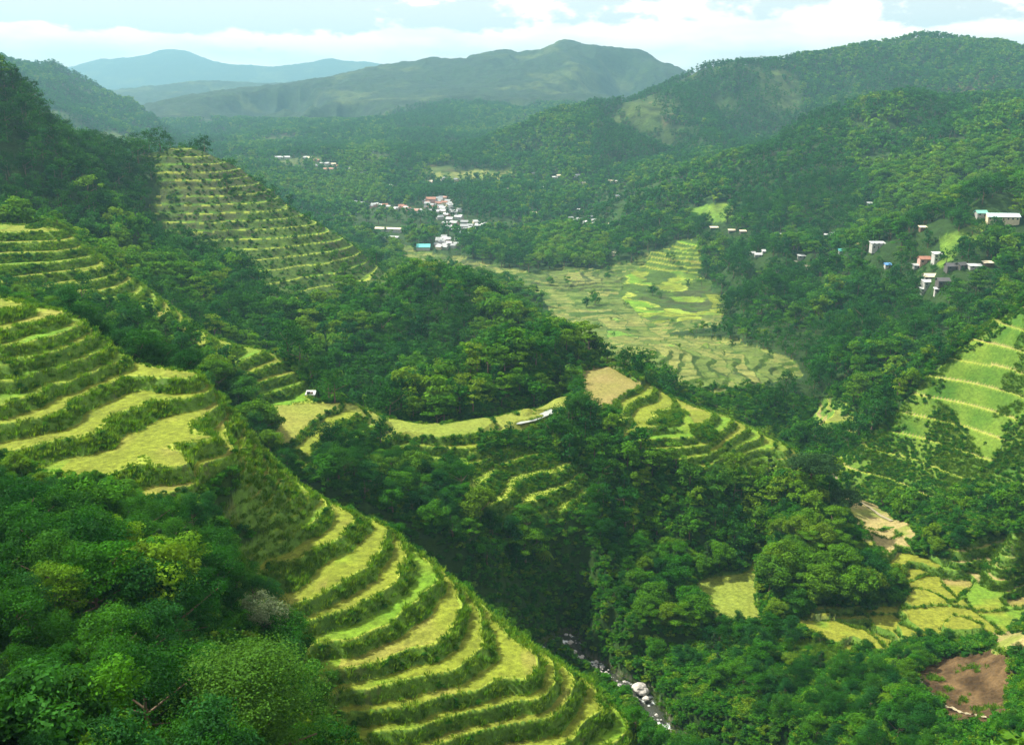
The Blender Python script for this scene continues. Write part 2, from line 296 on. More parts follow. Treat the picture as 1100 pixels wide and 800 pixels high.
SIGHT0 = np.maximum.accumulate(Z / Dg, axis=0); OPEN = Z / Dg > SIGHT0 - .012
S = Z.copy()                                   # smooth land before the terraces are cut
KIND = ['forest', 'tread', 'riser', 'rim', 'grass', 'dirt', 'mud', 'flat', 'gold', 'plain', 'dry', 'bank']
KI = {k: i for i, k in enumerate(KIND)}
CV = np.zeros(Z.shape, np.int8); VAR = vnoise(X / 6, Dg / 6, 5).astype(np.float32)
PX, PY = proj(X, Dg, Z)
def msn(sc_, o, seed):
    """world-space noise whose grain grows with distance (blend of fixed grains)"""
    q = np.log2(np.clip(Dg, 60, 7000) / 60); k0 = np.floor(q); f = (q - k0).astype(np.float32); out = np.zeros(Dg.shape, np.float32)
    for k in range(0, 8):
        w_ = np.where(k0 == k, 1 - f, 0) + np.where(k0 == k - 1, f, 0); rr = np.where(w_.max(1) > 0)[0]
        if len(rr): sl = slice(rr[0], rr[-1] + 1); g_ = sc_ * 2 ** k; out[sl] += (w_[sl] * fbm(X[sl] / g_ + k * 7.3, Dg[sl] / g_, o, seed)).astype(np.float32)
    return out
jx = msn(1.6, 3, 91) * 8; jy = msn(1.6, 3, 92) * 6
PXj, PYj = PX + jx, PY + jy
TER = np.zeros(Z.shape, bool)
for P in POLY:
    kind, lay, poly = P[:3]; li = ORDER.index(lay)
    hard = kind in ('flat', 'mud')
    a, b = (X + jx * .12, Dg + jy * .2) if hard else (PXj, PYj)
    if hard: poly = [atz(p[0], p[1], P[3])[:2] for p in poly]
    xs = [p[0] for p in poly]; ys = [p[1] for p in poly]
    m = OPEN & (LI == li) & (a > min(xs)) & (a < max(xs)) & (b > min(ys)) & (b < max(ys))
    idx = np.where(m); 
    if len(idx[0]) == 0: print('EMPTY', kind, lay); continue
    ok = inpoly(a[idx], b[idx], poly) & ((S[idx] > -119) | (kind != 'hero')); idx = (idx[0][ok], idx[1][ok])
    if len(idx[0]) == 0: print('EMPTY2', kind, lay); continue
    if hard:
        zf = P[3]; ok = np.abs(S[idx] - zf) < 10; idx = (idx[0][ok], idx[1][ok])
    s = S[idx].astype(np.float64); x = X[idx]; y = Dg[idx]
    if kind in ('hero', 'left', 'bright'):
        share = (0.68 if kind != 'bright' else .50) + 0.12 * fbm(x / 14, y / 14, 2, 40)
        lv = [z for z, _ in {'hero': HERO, 'left': LEFT, 'bright': [(-127, 0), (-130, 0), (-133.5, 0), (-137, 0), (-140.5, 0), (-144, 0), (-148, 0)]}[kind]]
        lv = lv + [max(lv) + 2.4, max(lv) + 4.8, max(lv) + 7.2, min(lv) - 3.5, min(lv) - 7, min(lv) - 10.5, min(lv) - 14]
        z, tr, rim, k = terrace_levels(s + 0.35 * fbm(x / 5, y / 5, 2, 12), lv, share)
        Z[idx] = z; CV[idx] = np.where(rim, KI['rim'], np.where(tr, KI['tread'], KI['riser']))
        if kind == 'bright': CV[idx] = np.where(tr | rim, KI['rim'], KI['riser'])
        VAR[idx] = _h(k, np.floor(x / 45 + k * .37), 3) * .6 + .4 * VAR[idx] if kind != 'bright' else .62 + .2 * VAR[idx]; TER[idx] = True
    elif kind in ('ter', 'dryter', 'gold', 'plain'):
        st, share = P[3], P[4]
        cell = st * (14 if kind != 'plain' else 12); wx = x + 0.3 * cell * fbm(x / cell, y / cell, 2, 61); wy = y + .3 * cell * fbm(x / cell, y / cell, 2, 62)
        off = _h(np.floor(wx / cell), np.floor(wy / cell / (.8)), 8) * (0.5 if lay not in ('middle_ridge', 'right_slope') else .14)
        ss = s / st + 0.25 * fbm(x / (st * 5), y / (st * 5), 2, 33) + off + (3.2 * fbm(x / 75, y / 75, 2, 37) if kind == 'plain' else 0); k = np.floor(ss); f = ss - k
        a0 = (k - off - (3.2 * fbm(x / 75, y / 75, 2, 37) if kind == 'plain' else 0) * .0) * st; sh = share + .15 * fbm(x / (st * 8), y / (st * 8), 2, 34)
        z, tr, rim, _ = terr(a0, a0 + st, f, sh, k)
        blend = sst(-.05, .25, fbm(x / (st * 9), y / (st * 9), 3, 35) + {'ter': .6 + .35 * (lay == 'middle_ridge'), 'dryter': .45, 'gold': 1, 'plain': .8}[kind]); z = s + (z - s) * blend
        Z[idx] = z
        t = {'gold': 'gold', 'plain': 'plain', 'dryter': 'dry'}.get(kind, 'tread')
        c = np.where(rim & (kind not in ('plain', 'gold')), KI['rim'], np.where(tr, KI[t], KI['riser']))
        if kind in ('plain', 'gold'):
            fx_ = wx / cell - np.floor(wx / cell); fy_ = wy / cell / .8 - np.floor(wy / cell / .8); c = np.where((fx_ < (.05 if kind == 'plain' else .015)) | (fy_ < (.10 if kind == 'plain' else .02)), KI['riser'], c)
        CV[idx] = np.where(blend > .4, c, KI['grass'])
        VAR[idx] = _h(k, np.floor(wx / cell), 3) * .7 + .3 * VAR[idx]; TER[idx] = True
    elif kind == 'flat' or kind == 'mud':
        Z[idx] = zf + 0.15 * (fbm(x / 6, y / 6, 3, 3)); CV[idx] = KI[kind]; TER[idx] = True
    else:
        CV[idx] = KI[{'grassy': 'grass', 'fieldfar': 'plain', 'strip': 'flat'}.get(kind, kind)]
        if kind == 'dirt': Z[idx] += 1.0 * fbm(x / 2.2, y / 2.2, 4, 8) - 1.0
        if kind == 'grassy': Z[idx] += .9 * fbm(x / 5, y / 5, 4, 8)
CV = np.where((RD < 4.6) & (CV == 0), KI['bank'], CV)
gy_ = np.gradient(Z, axis=0) / np.gradient(Dg, axis=0); gx_ = np.gradient(Z, axis=1) / np.gradient(X, axis=1); steep = np.hypot(gx_, gy_) > 1.0
CV = np.where(steep & np.isin(CV, [KI[q] for q in ('tread', 'rim', 'gold', 'dry', 'flat', 'mud')]), KI['riser'], CV).astype(np.int8)
fr = (CV == 0)
Z = np.where(fr & (Dg > 2300), Z + 9 * sst(2300, 3600, Dg) * (fbm(X / 38, Dg / 38, 3, 57) + .5 * np.abs(fbm(X / 90, Dg / 90, 2, 58))), Z)
Z = np.where(fr, Z + 0.003 * np.minimum(Dg, 2500) * msn(3, 3, 55), Z)
PX, PY = proj(X, Dg, Z)
SIGHT = np.maximum.accumulate(Z / Dg, axis=0)   # highest sight line so far, per bearing
def cell_index(x, y):
    return np.clip(np.searchsorted(rowsD, y), 0, NR - 1), np.clip(np.searchsorted(us, x / y), 0, NC - 1)
def ground(x, y):
    i, j = cell_index(np.atleast_1d(x), np.atleast_1d(y))
    i1 = np.maximum(i - 1, 0); j1 = np.maximum(j - 1, 0)
    fy = np.clip((y - rowsD[i1]) / np.maximum(rowsD[i] - rowsD[i1], 1e-6), 0, 1); fx = np.clip((x / y - us[j1]) / np.maximum(us[j] - us[j1], 1e-9), 0, 1)
    return (Z[i1, j1] * (1 - fx) + Z[i1, j] * fx) * (1 - fy) + (Z[i, j1] * (1 - fx) + Z[i, j] * fx) * fy
def hit(px, py, lo=60):
    """the ground point seen at a photo pixel"""
    u, t = ray(px, py); j = int(np.clip(np.searchsorted(us, u), 0, NC - 1))
    i0 = int(np.searchsorted(rowsD, lo)); zz = Z[i0:, j] / rowsD[i0:]; k = np.argmax(zz >= t)
    D = rowsD[i0 + k]; return np.array((u * D, D, Z[i0 + k, j]))

# ------------------------------------------------------------------ albedo of the ground, per vertex
def lerp(a, b, t): return a + (b - a) * t[..., None]
n1 = msn(1.3, 4, 101); n2 = msn(6, 3, 102); n3 = msn(.35, 1, 103)
c = lambda *v: np.array(v, np.float32)
A = np.zeros(Z.shape + (3,), np.float32)
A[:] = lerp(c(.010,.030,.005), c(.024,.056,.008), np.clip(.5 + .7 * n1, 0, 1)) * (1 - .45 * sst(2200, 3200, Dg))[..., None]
def put(k, col): m = CV == KI[k]; A[m] = col[m]
tread = lerp(c(.150,.168,.020), c(.100,.190,.014), sst(.45, .85, VAR)); tread = lerp(tread, c(.205,.175,.050), sst(.3, .05, VAR) * .8)
tread = tread * c(.84, .95, .72) * (1 + .28 * n1 + .24 * n3)[..., None]
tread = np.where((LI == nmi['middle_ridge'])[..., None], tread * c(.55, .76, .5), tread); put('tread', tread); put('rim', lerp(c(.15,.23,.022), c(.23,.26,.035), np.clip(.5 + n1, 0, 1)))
ris = lerp(c(.050,.115,.014), c(.10,.19,.022), np.clip(.5 + .9 * n1, 0, 1)); ris = lerp(ris, c(.075,.062,.040), sst(.25, .5, n2 + .4 * n3) * .5)
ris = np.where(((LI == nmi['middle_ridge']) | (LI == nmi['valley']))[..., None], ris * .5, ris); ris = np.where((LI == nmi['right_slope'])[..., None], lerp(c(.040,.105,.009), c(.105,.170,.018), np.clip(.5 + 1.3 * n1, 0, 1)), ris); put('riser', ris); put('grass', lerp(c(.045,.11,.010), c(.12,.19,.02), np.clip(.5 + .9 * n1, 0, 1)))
A[(CV == KI['grass']) & (LI == nmi['right_slope'])] = ris[(CV == KI['grass']) & (LI == nmi['right_slope'])]
put('dirt', lerp(c(.036,.022,.009), c(.112,.072,.032), np.clip(.5 + 1.2 * n1, 0, 1)))
put('mud', lerp(c(.190,.160,.055), c(.155,.150,.038), np.clip(.5 + n1, 0, 1))); put('flat', lerp(c(.120,.180,.020), c(.165,.175,.032), np.clip(.5 + n2, 0, 1)) * (1 + .15 * n3)[..., None])
g = lerp(c(.150,.170,.018), c(.10,.185,.016), sst(.66, .8, VAR)); g = lerp(g, c(.22,.18,.06), sst(.25, .1, VAR)); put('gold', g * (1 + .2 * n3 + .1 * n1)[..., None])
g = lerp(c(.075,.115,.020), c(.145,.160,.040), sst(.2, .8, VAR)); g = lerp(g, c(.09,.20,.02), sst(.85, .92, VAR)); put('plain', g * (1 + .25 * n1)[..., None])
g = lerp(c(.25,.21,.085), c(.15,.18,.035), sst(.3, .8, VAR)); put('dry', g * (1 + .2 * n1)[..., None])
put('bank', lerp(c(.10,.095,.075), c(.06,.08,.03), np.clip(.5 + n1, 0, 1)))
# bare and lighter patches on the far slopes
far = sst(1300, 2200, Dg) * (CV == 0)
ng = fbm(X / 160, Dg / 160, 4, 140); A = lerp(A, c(.11,.14,.035) * np.ones_like(A), far * (1 - .5 * sst(1900, 2300, Dg)) * sst(.15, .5, ng) * .6)
A = lerp(A, c(.16,.10,.06) * np.ones_like(A), far * sst(.52, .62, fbm(X / 90, Dg / 90, 3, 160)) * .4 * (1 - sst(3000, 3500, Dg)))
A = np.clip(A, .005, .8)

# ------------------------------------------------------------------ materials
def newmat(name):
    m = bpy.data.materials.new(name); m.use_nodes = True; nt = m.node_tree; nt.nodes.clear()
    return m, nt, nt.nodes, nt.links
def ground_mat(name, dark=.6, scale=.8, bump=.5, rough=.9):
    m, nt, N, Lk = newmat(name)
    at_ = N.new('ShaderNodeAttribute'); at_.attribute_name = 'albedo'
    geo = N.new('ShaderNodeNewGeometry')
    nz = N.new('ShaderNodeTexNoise'); nz.inputs['Scale'].default_value = scale; nz.inputs['Detail'].default_value = 8; nz.inputs['Roughness'].default_value = .65
    nf = N.new('ShaderNodeTexNoise'); nf.inputs['Scale'].default_value = scale * 6; nf.inputs['Detail'].default_value = 4
    Lk.new(geo.outputs['Position'], nz.inputs['Vector']); Lk.new(geo.outputs['Position'], nf.inputs['Vector'])
    mr = N.new('ShaderNodeMapRange'); mr.inputs[1].default_value = .3; mr.inputs[2].default_value = .7; mr.inputs[3].default_value = dark; mr.inputs[4].default_value = 2 - dark
    Lk.new(nz.outputs['Fac'], mr.inputs[0])
    mr2 = N.new('ShaderNodeMapRange'); mr2.inputs[1].default_value = .3; mr2.inputs[2].default_value = .7; mr2.inputs[3].default_value = .7; mr2.inputs[4].default_value = 1.3
    Lk.new(nf.outputs['Fac'], mr2.inputs[0])
    mu = N.new('ShaderNodeMath'); mu.operation = 'MULTIPLY'; Lk.new(mr.outputs[0], mu.inputs[0]); Lk.new(mr2.outputs[0], mu.inputs[1])
    vm = N.new('ShaderNodeVectorMath'); vm.operation = 'SCALE'; Lk.new(at_.outputs['Color'], vm.inputs[0]); Lk.new(mu.outputs[0], vm.inputs['Scale'])
    b = N.new('ShaderNodeBsdfPrincipled'); b.inputs['Roughness'].default_value = rough; b.inputs['Specular IOR Level'].default_value = .15
    Lk.new(vm.outputs[0], b.inputs['Base Color'])
    bp = N.new('ShaderNodeBump'); bp.inputs['Strength'].default_value = bump; bp.inputs['Distance'].default_value = 1.0 / scale * .25
    Lk.new(nz.outputs['Fac'], bp.inputs['Height']); Lk.new(bp.outputs[0], b.inputs['Normal'])
    o = N.new('ShaderNodeOutputMaterial'); Lk.new(b.outputs[0], o.inputs[0]); return m
M_near = ground_mat('near_ground', .6, .9, .6); M_mid = ground_mat('middle_ground', .6, .12, .8); M_far = ground_mat('far_ground', .25, .03, 1.0)

# ------------------------------------------------------------------ ground meshes (one height field, its faces shared out)
gid = np.zeros((NR - 1, NC - 1), np.int8)     # 0 hills, 1 terraces, 2 mountains, 3 valley, 4 far mountains
LIc = LI[:-1, :-1]; TR = TER[:-1, :-1]
nmi = {n: i for i, n in enumerate(ORDER)}
grp = {'near_hill': 0, 'saddle_ridge': 1, 'middle_ridge': 2, 'right_slope': 3, 'wooded_spur': 12, 'right_hill': 4, 'dark_ridge': 5, 'big_ridge': 6, 'central_mountain': 7, 'left_mountain': 8, 'hazy_range': 9, 'far_peaks': 9, 'right_fields': 10, 'valley': 11}
lut = np.array([grp[n] for n in ORDER], np.int8); gid = lut[LIc] + np.where(TR, 20, 0).astype(np.int8)
NAMES = {0: 'near_hillside', 1: 'saddle_hill', 2: 'wooded_ridge', 3: 'valley_slope', 4: 'village_hillside', 5: 'forested_ridge', 6: 'long_ridge', 7: 'central_mountain', 8: 'side_mountain', 9: 'distant_mountains', 10: 'lower_valley_ground', 11: 'valley_floor', 12: 'wooded_spur'}
VV = np.stack([X, Dg, Z], -1).reshape(-1, 3).astype(np.float32); AA = A.reshape(-1, 3)
ii = np.arange((NR) * (NC)).reshape(NR, NC)
quads = np.stack([ii[:-1, :-1], ii[:-1, 1:], ii[1:, 1:], ii[1:, :-1]], -1)
def mesh_from(name, V, Fq, mat, smooth=True, color=None, parent=None):
    me = bpy.data.meshes.new(name); nf, k = Fq.shape
    me.vertices.add(len(V)); me.vertices.foreach_set('co', V.astype(np.float32).ravel())
    me.loops.add(nf * k); me.loops.foreach_set('vertex_index', Fq.astype(np.int32).ravel())
    me.polygons.add(nf); me.polygons.foreach_set('loop_start', np.arange(0, nf * k, k, dtype=np.int32)); me.polygons.foreach_set('loop_total', np.full(nf, k, np.int32))
    me.polygons.foreach_set('use_smooth', np.full(nf, smooth, bool))
    me.update(calc_edges=True)
    if color is not None:
        ca = me.color_attributes.new('albedo', 'FLOAT_COLOR', 'POINT'); rgba = np.ones((len(V), 4), np.float32); rgba[:, :3] = color; ca.data.foreach_set('color', rgba.ravel())
    if mat: me.materials.append(mat)
    o = bpy.data.objects.new(name, me); COL.objects.link(o)
    if parent: o.parent = parent
    return o
for gv in np.unique(gid):
    m = gid == gv; q = quads[m]; uniq, inv = np.unique(q.ravel(), return_inverse=True)
    base = int(gv) % 20; nm = 'rice_terraces' if gv >= 20 else NAMES[base]
    mt = M_near if base in (0, 1, 10, 3) else (M_mid if base in (2, 4, 11, 12) else M_far)
    o = mesh_from(nm, VV[uniq], inv.reshape(q.shape), mt, True, AA[uniq]); o['kind'] = 'structure'
    o['label'] = None if False else ('terraced rice land' if gv >= 20 else nm.replace('_', ' '))

# ------------------------------------------------------------------ plants: meshes
def leaf_mat(name, stops, trans=.35, rough=.6):
    m, nt, N, Lk = newmat(name)
    oi = N.new('ShaderNodeObjectInfo'); at_ = N.new('ShaderNodeAttribute'); at_.attribute_name = 'shade'
    r = N.new('ShaderNodeValToRGB'); el = r.color_ramp.elements
    while len(el) > 1: el.remove(el[-1])
    for i, (p, cc) in enumerate(stops):
        e = el[0] if i == 0 else el.new(p)
        e.position = p; e.color = (*cc, 1)
    Lk.new(oi.outputs['Random'], r.inputs[0])
    vm = N.new('ShaderNodeVectorMath'); vm.operation = 'MULTIPLY'; Lk.new(r.outputs[0], vm.inputs[0]); Lk.new(at_.outputs['Color'], vm.inputs[1])
    b = N.new('ShaderNodeBsdfPrincipled'); b.inputs['Roughness'].default_value = rough; b.inputs['Specular IOR Level'].default_value = .03; Lk.new(vm.outputs[0], b.inputs['Base Color'])
    t = N.new('ShaderNodeBsdfTranslucent'); vt = N.new('ShaderNodeVectorMath'); vt.operation = 'MULTIPLY'; vt.inputs[1].default_value = (1.5, 1.5, .7); Lk.new(vm.outputs[0], vt.inputs[0]); Lk.new(vt.outputs[0], t.inputs['Color'])
    mx = N.new('ShaderNodeMixShader'); mx.inputs[0].default_value = trans; Lk.new(b.outputs[0], mx.inputs[1]); Lk.new(t.outputs[0], mx.inputs[2])
    o = N.new('ShaderNodeOutputMaterial'); Lk.new(mx.outputs[0], o.inputs[0]); return m
TS = [(0, (.016,.088,.006)), (.3, (.030,.128,.006)), (.55, (.050,.155,.007)), (.75, (.018,.092,.012)), (.9, (.085,.185,.008)), (1, (.115,.195,.012))]
M_leaf = leaf_mat('foliage', TS)
M_deep = leaf_mat('deep_foliage', [(0, (.008,.052,.005)), (.6, (.018,.086,.006)), (1, (.030,.112,.008))])
M_mid = M_mid; M_light = leaf_mat('light_foliage', [(0, (.045,.145,.006)), (.6, (.075,.185,.008)), (1, (.110,.200,.010))])
M_teal = leaf_mat('blue_green_foliage', [(0, (.010,.070,.014)), (1, (.026,.112,.018))])
M_pale = leaf_mat('pale_foliage', [(0, (.10,.14,.075)), (1, (.13,.17,.09))])
M_dark = leaf_mat('dark_foliage', [(0, (.020,.060,.018)), (1, (.032,.080,.020))])
M_grass = leaf_mat('grass_blades', [(0, (.050,.140,.010)), (.5, (.085,.190,.012)), (1, (.135,.225,.020))])
M_bright = leaf_mat('bright_foliage', [(0, (.08,.20,.02)), (1, (.12,.26,.03))])
def plain_mat(name, col, rough=.8, nscale=3, var=.3, metal=0, spec=.3):
    m, nt, N, Lk = newmat(name); geo = N.new('ShaderNodeTexCoord'); nz = N.new('ShaderNodeTexNoise'); nz.inputs['Scale'].default_value = nscale; nz.inputs['Detail'].default_value = 5
    Lk.new(geo.outputs['Object'], nz.inputs['Vector'])
    mr = N.new('ShaderNodeMapRange'); mr.inputs[1].default_value = .3; mr.inputs[2].default_value = .7; mr.inputs[3].default_value = 1 - var; mr.inputs[4].default_value = 1 + var; Lk.new(nz.outputs['Fac'], mr.inputs[0])
    vm = N.new('ShaderNodeVectorMath'); vm.operation = 'SCALE'; vm.inputs[0].default_value = col; Lk.new(mr.outputs[0], vm.inputs['Scale'])
    b = N.new('ShaderNodeBsdfPrincipled'); b.inputs['Roughness'].default_value = rough; b.inputs['Metallic'].default_value = metal; b.inputs['Specular IOR Level'].default_value = spec; Lk.new(vm.outputs[0], b.inputs['Base Color'])
    o = N.new('ShaderNodeOutputMaterial'); Lk.new(b.outputs[0], o.inputs[0]); return m
M_bark = plain_mat('bark', (.12, .085, .055))
def leaves(P, Nn, size, g, aspect=.55):
    n = len(P); r = g.normal(size=(n, 3)); a = np.cross(Nn, r); a /= np.linalg.norm(a, axis=1, keepdims=True) + 1e-9; b = np.cross(Nn, a)
    s = (size * g.uniform(.6, 1.4, n))[:, None]
    V = np.stack([P - a * s, P + b * s * aspect - Nn * s * .1, P + a * s, P - b * s * aspect + Nn * s * .1], 1).reshape(-1, 3)
    return V, np.arange(n * 4).reshape(n, 4)
def crown_data(shape, nb, nl, leaf, g, aspect=.55):
    """unit tree: height 1, crown radius about .42; returns leaf quads"""
    bl = []
    for i in range(nb):
        h = (i + g.uniform(.2, .8)) / nb
        th = g.uniform(0, 2 * math.pi)
        if shape == 'round': z = .30 + .60 * h; rad = .34 * math.sqrt(max(0.02, 1 - ((h - .42) / .62) ** 2)); br = .16 * g.uniform(.75, 1.3)
        elif shape == 'tall': z = .22 + .72 * h; rad = .26 * (1 - h) ** .5 + .03; br = .13 * g.uniform(.7, 1.3)
        elif shape == 'umbrella': z = .68 + .20 * h - .0; rad = .60 * math.sqrt(g.uniform(0, 1)) * (1 - .5 * h); br = .12 * g.uniform(.8, 1.3)
        elif shape == 'conical': z = .16 + .80 * h; rad = .24 * (1 - h) ** .8; br = .10 * (1.25 - h) * g.uniform(.8, 1.2)
        elif shape == 'layered': z = .34 + .60 * math.ceil(h * 5) / 5; rad = .50 * (1.05 - .62 * h) * math.sqrt(g.uniform(.05, 1)); br = .15 * g.uniform(.75, 1.3)
        else: z = .18 + .50 * h; rad = .42 * math.sqrt(1 - h * .8); br = .22 * g.uniform(.7, 1.2)
        k = g.uniform(.30, 1.28) if shape != 'umbrella' else 1; br *= g.uniform(.6, 1.25); z += g.uniform(-.05, .05)
        bl.append((rad * k * math.cos(th), rad * k * math.sin(th), z, br, g.uniform(.72, 1.3)))
    Ps, Ns, Sh = [], [], []
    for (x, y, z, br, sh) in bl:
        d = g.normal(size=(nl, 3)); d[:, 2] = d[:, 2] * .8 + .25; d /= np.linalg.norm(d, axis=1, keepdims=True)
        rr = br * g.uniform(.55, 1.12, (nl, 1)); Ps.append(np.array((x, y, z)) + d * rr * (1, 1, .32 if shape == 'layered' else .75))
        nn = d + g.normal(size=(nl, 3)) * .55 + (0, 0, .35); Ns.append(nn / np.linalg.norm(nn, axis=1, keepdims=True)); Sh.append(np.full(nl, sh) * g.uniform(.75, 1.25, nl))
    P = np.concatenate(Ps); V, Q = leaves(P, np.concatenate(Ns), leaf, g, aspect); S_ = np.repeat(np.concatenate(Sh), 4)
    return V, Q, S_, bl
def tube(p0, p1, r0, r1, k=6):
    p0 = np.array(p0, float); p1 = np.array(p1, float); d = p1 - p0; d /= np.linalg.norm(d); a = np.cross(d, (0.3, .9, .1)); a /= np.linalg.norm(a); b = np.cross(d, a)
    t = np.arange(k) * 2 * math.pi / k; c_ = np.cos(t)[:, None] * a + np.sin(t)[:, None] * b
    V = np.concatenate([p0 + c_ * r0, p1 + c_ * r1]); Q = np.array([(i, (i + 1) % k, k + (i + 1) % k, k + i) for i in range(k)]); return V, Q
def trunk_data(bl, g, shape, k=6, nlimb=5):
    top = .85 if shape in ('tall', 'conical') else .62
    bends = [(0, 0, -.12), (.012, .006, .18), (-.01, .012, .4), (.008, 0, top)]
    Vs, Qs, o = [], [], 0
    segs = [(bends[i], bends[i + 1], .030 - .008 * i, .030 - .008 * (i + 1)) for i in range(3)]
    for q in sorted(bl, key=lambda q: -q[0] ** 2 - q[1] ** 2)[:nlimb]:
        segs.append(((0, 0, min(.5, q[2] * .6)), (q[0], q[1], q[2]), .012, .004))
    for s_ in segs:
        V, Q = tube(*s_, k); Vs.append(V); Qs.append(Q + o); o += len(V)
    return np.concatenate(Vs), np.concatenate(Qs)
def fern_data(g):
    Ps, Ns, Sh = [], [], []; n = 26
    for i in range(16):
        th = i * 2.4 + g.uniform(-.2, .2); L_ = g.uniform(.42, .62); up = g.uniform(.05, .5); t = (np.arange(n) + .5) / n; s1 = g.uniform(.8, 1.2)
        r = L_ * t; z = .68 + up * t - (up + .35) * t ** 2.2
        for sd_ in (-1, 1):
            wd = .075 * np.sin(np.pi * np.clip(t * .95 + .05, 0, 1)) * sd_
            Ps.append(np.stack([r * np.cos(th) - wd * np.sin(th), r * np.sin(th) + wd * np.cos(th), z - .03], 1)); Ns.append(np.tile((.1 * g.normal(), .1 * g.normal(), 1.), (n, 1)) + g.normal(size=(n, 3)) * .15); Sh.append(np.full(n, s1))
    P = np.concatenate(Ps); Nn = np.concatenate(Ns); Nn /= np.linalg.norm(Nn, axis=1, keepdims=True); V, Q = leaves(P, Nn, .06, g, .4)
    return V, Q, np.repeat(np.concatenate(Sh), 4), [(0, 0, .66, .05, 1)]
def make_me(name, parts):
    """parts: (V, Q, shade or None, material)"""
    Vs, Qs, Sh, Mi, o = [], [], [], [], 0
    for i, (V, Q, s_, m) in enumerate(parts):
        Vs.append(V); Qs.append(Q + o); Sh.append(np.ones(len(V)) if s_ is None else s_); Mi.append(np.full(len(Q), i)); o += len(V)
    V = np.concatenate(Vs); Q = np.concatenate(Qs); me = bpy.data.meshes.new(name)
    me.vertices.add(len(V)); me.vertices.foreach_set('co', V.astype(np.float32).ravel()); me.loops.add(Q.size); me.loops.foreach_set('vertex_index', Q.astype(np.int32).ravel())
    me.polygons.add(len(Q)); me.polygons.foreach_set('loop_start', np.arange(0, Q.size, 4, dtype=np.int32)); me.polygons.foreach_set('loop_total', np.full(len(Q), 4, np.int32))
    me.polygons.foreach_set('material_index', np.concatenate(Mi).astype(np.int32)); me.update(calc_edges=True)
    ca = me.color_attributes.new('shade', 'FLOAT_COLOR', 'POINT'); s_ = np.concatenate(Sh).astype(np.float32); ca.data.foreach_set('color', np.stack([s_, s_, s_, np.ones_like(s_)], 1).ravel())
    for p in parts: me.materials.append(p[3])
    return me
SHAPES = ['round', 'round', 'tall', 'round', 'conical', 'umbrella', 'round', 'layered', 'fern', 'layered']
g = np.random.default_rng(11)
PROTO = {}                                     # (lod, k) -> dict(crown mesh, trunk mesh, joined object)
LODS = {0: (26, 230, .020), 1: (14, 60, .040), 2: (8, 16, .085)}
for lod, (nb, nl, lf) in LODS.items():
    for k, shp in enumerate(SHAPES):
        if lod == 2 and k > 3: continue
        V, Q, S_, bl = fern_data(g) if shp == 'fern' else crown_data(shp, nb, nl, lf * (.8, 1.15, .75, 1.3, .7, .9, .65, 1., 1., .8)[k], g); mt = (M_deep, M_leaf, M_teal, M_light, M_dark, M_leaf, M_deep, M_light, M_light, M_leaf)[k]
        tv, tq = trunk_data(bl, g, shp, 6 if lod == 0 else 4, 6 if lod == 0 else 2)
        d = dict(shape=shp)
        if lod < 2:
            d['crown'] = make_me('crown', [(V, Q, S_, mt)]); d['trunk'] = make_me('trunk', [(tv, tq, None, M_bark)])
        d['obj'] = bpy.data.objects.new('tree_source', make_me('tree_source', [(V, Q, S_, mt), (tv, tq, None, M_bark)]))
        PROTO[(lod, k)] = d
def shrub_me(nb, nl, lf, mat, shape='shrub', aspect=.55):
    V, Q, S_, bl = crown_data(shape, nb, nl, lf, g, aspect); tv, tq = trunk_data(bl, g, 'shrub', 4, 4); return V, Q, S_, tv, tq, mat
SHR = []
for i in range(3):
    V, Q, S_, tv, tq, mt = shrub_me(9, 70, .06, M_leaf)
    SHR.append(dict(foliage=make_me('foliage', [(V, Q, S_, mt)]), stem=make_me('stem', [(tv * (1, 1, .6), tq, None, M_bark)]), obj=bpy.data.objects.new('shrub_source', make_me('shrub_source', [(V, Q, S_, mt)]))))
def tuft_me(n):
    a = g.uniform(0, 2 * math.pi, n); r = g.uniform(0, .5, n) ** .8; base = np.stack([r * np.cos(a), r * np.sin(a), np.full(n, -.15)], 1)
    lean = np.stack([np.cos(a), np.sin(a), np.zeros(n)], 1) * g.uniform(.1, .6, (n, 1)); h = g.uniform(.5, 1.1, (n, 1))
    tip = base + lean + h * (0, 0, 1); side = np.stack([-np.sin(a), np.cos(a), np.zeros(n)], 1) * .07; mid = (base + tip) / 2 + (0, 0, .12)
    V = np.stack([base, mid + side, tip, mid - side], 1).reshape(-1, 3); return make_me('tuft', [(V, np.arange(4 * n).reshape(n, 4), np.repeat(g.uniform(.7, 1.3, n), 4), M_grass)])
TUF = [bpy.data.objects.new('tuft_source', tuft_me(26)) for i in range(2)]

def setp(o, label, cat, group=None, kind=None):
    if label: o['label'] = label
    if cat: o['category'] = cat
    if group: o['group'] = group
    if kind: o['kind'] = kind
def add_obj(name, me, parent=None, loc=None):
    o = bpy.data.objects.new(name, me); COL.objects.link(o)
    if parent: o.parent = parent
    if loc is not None: o.location = loc
    return o
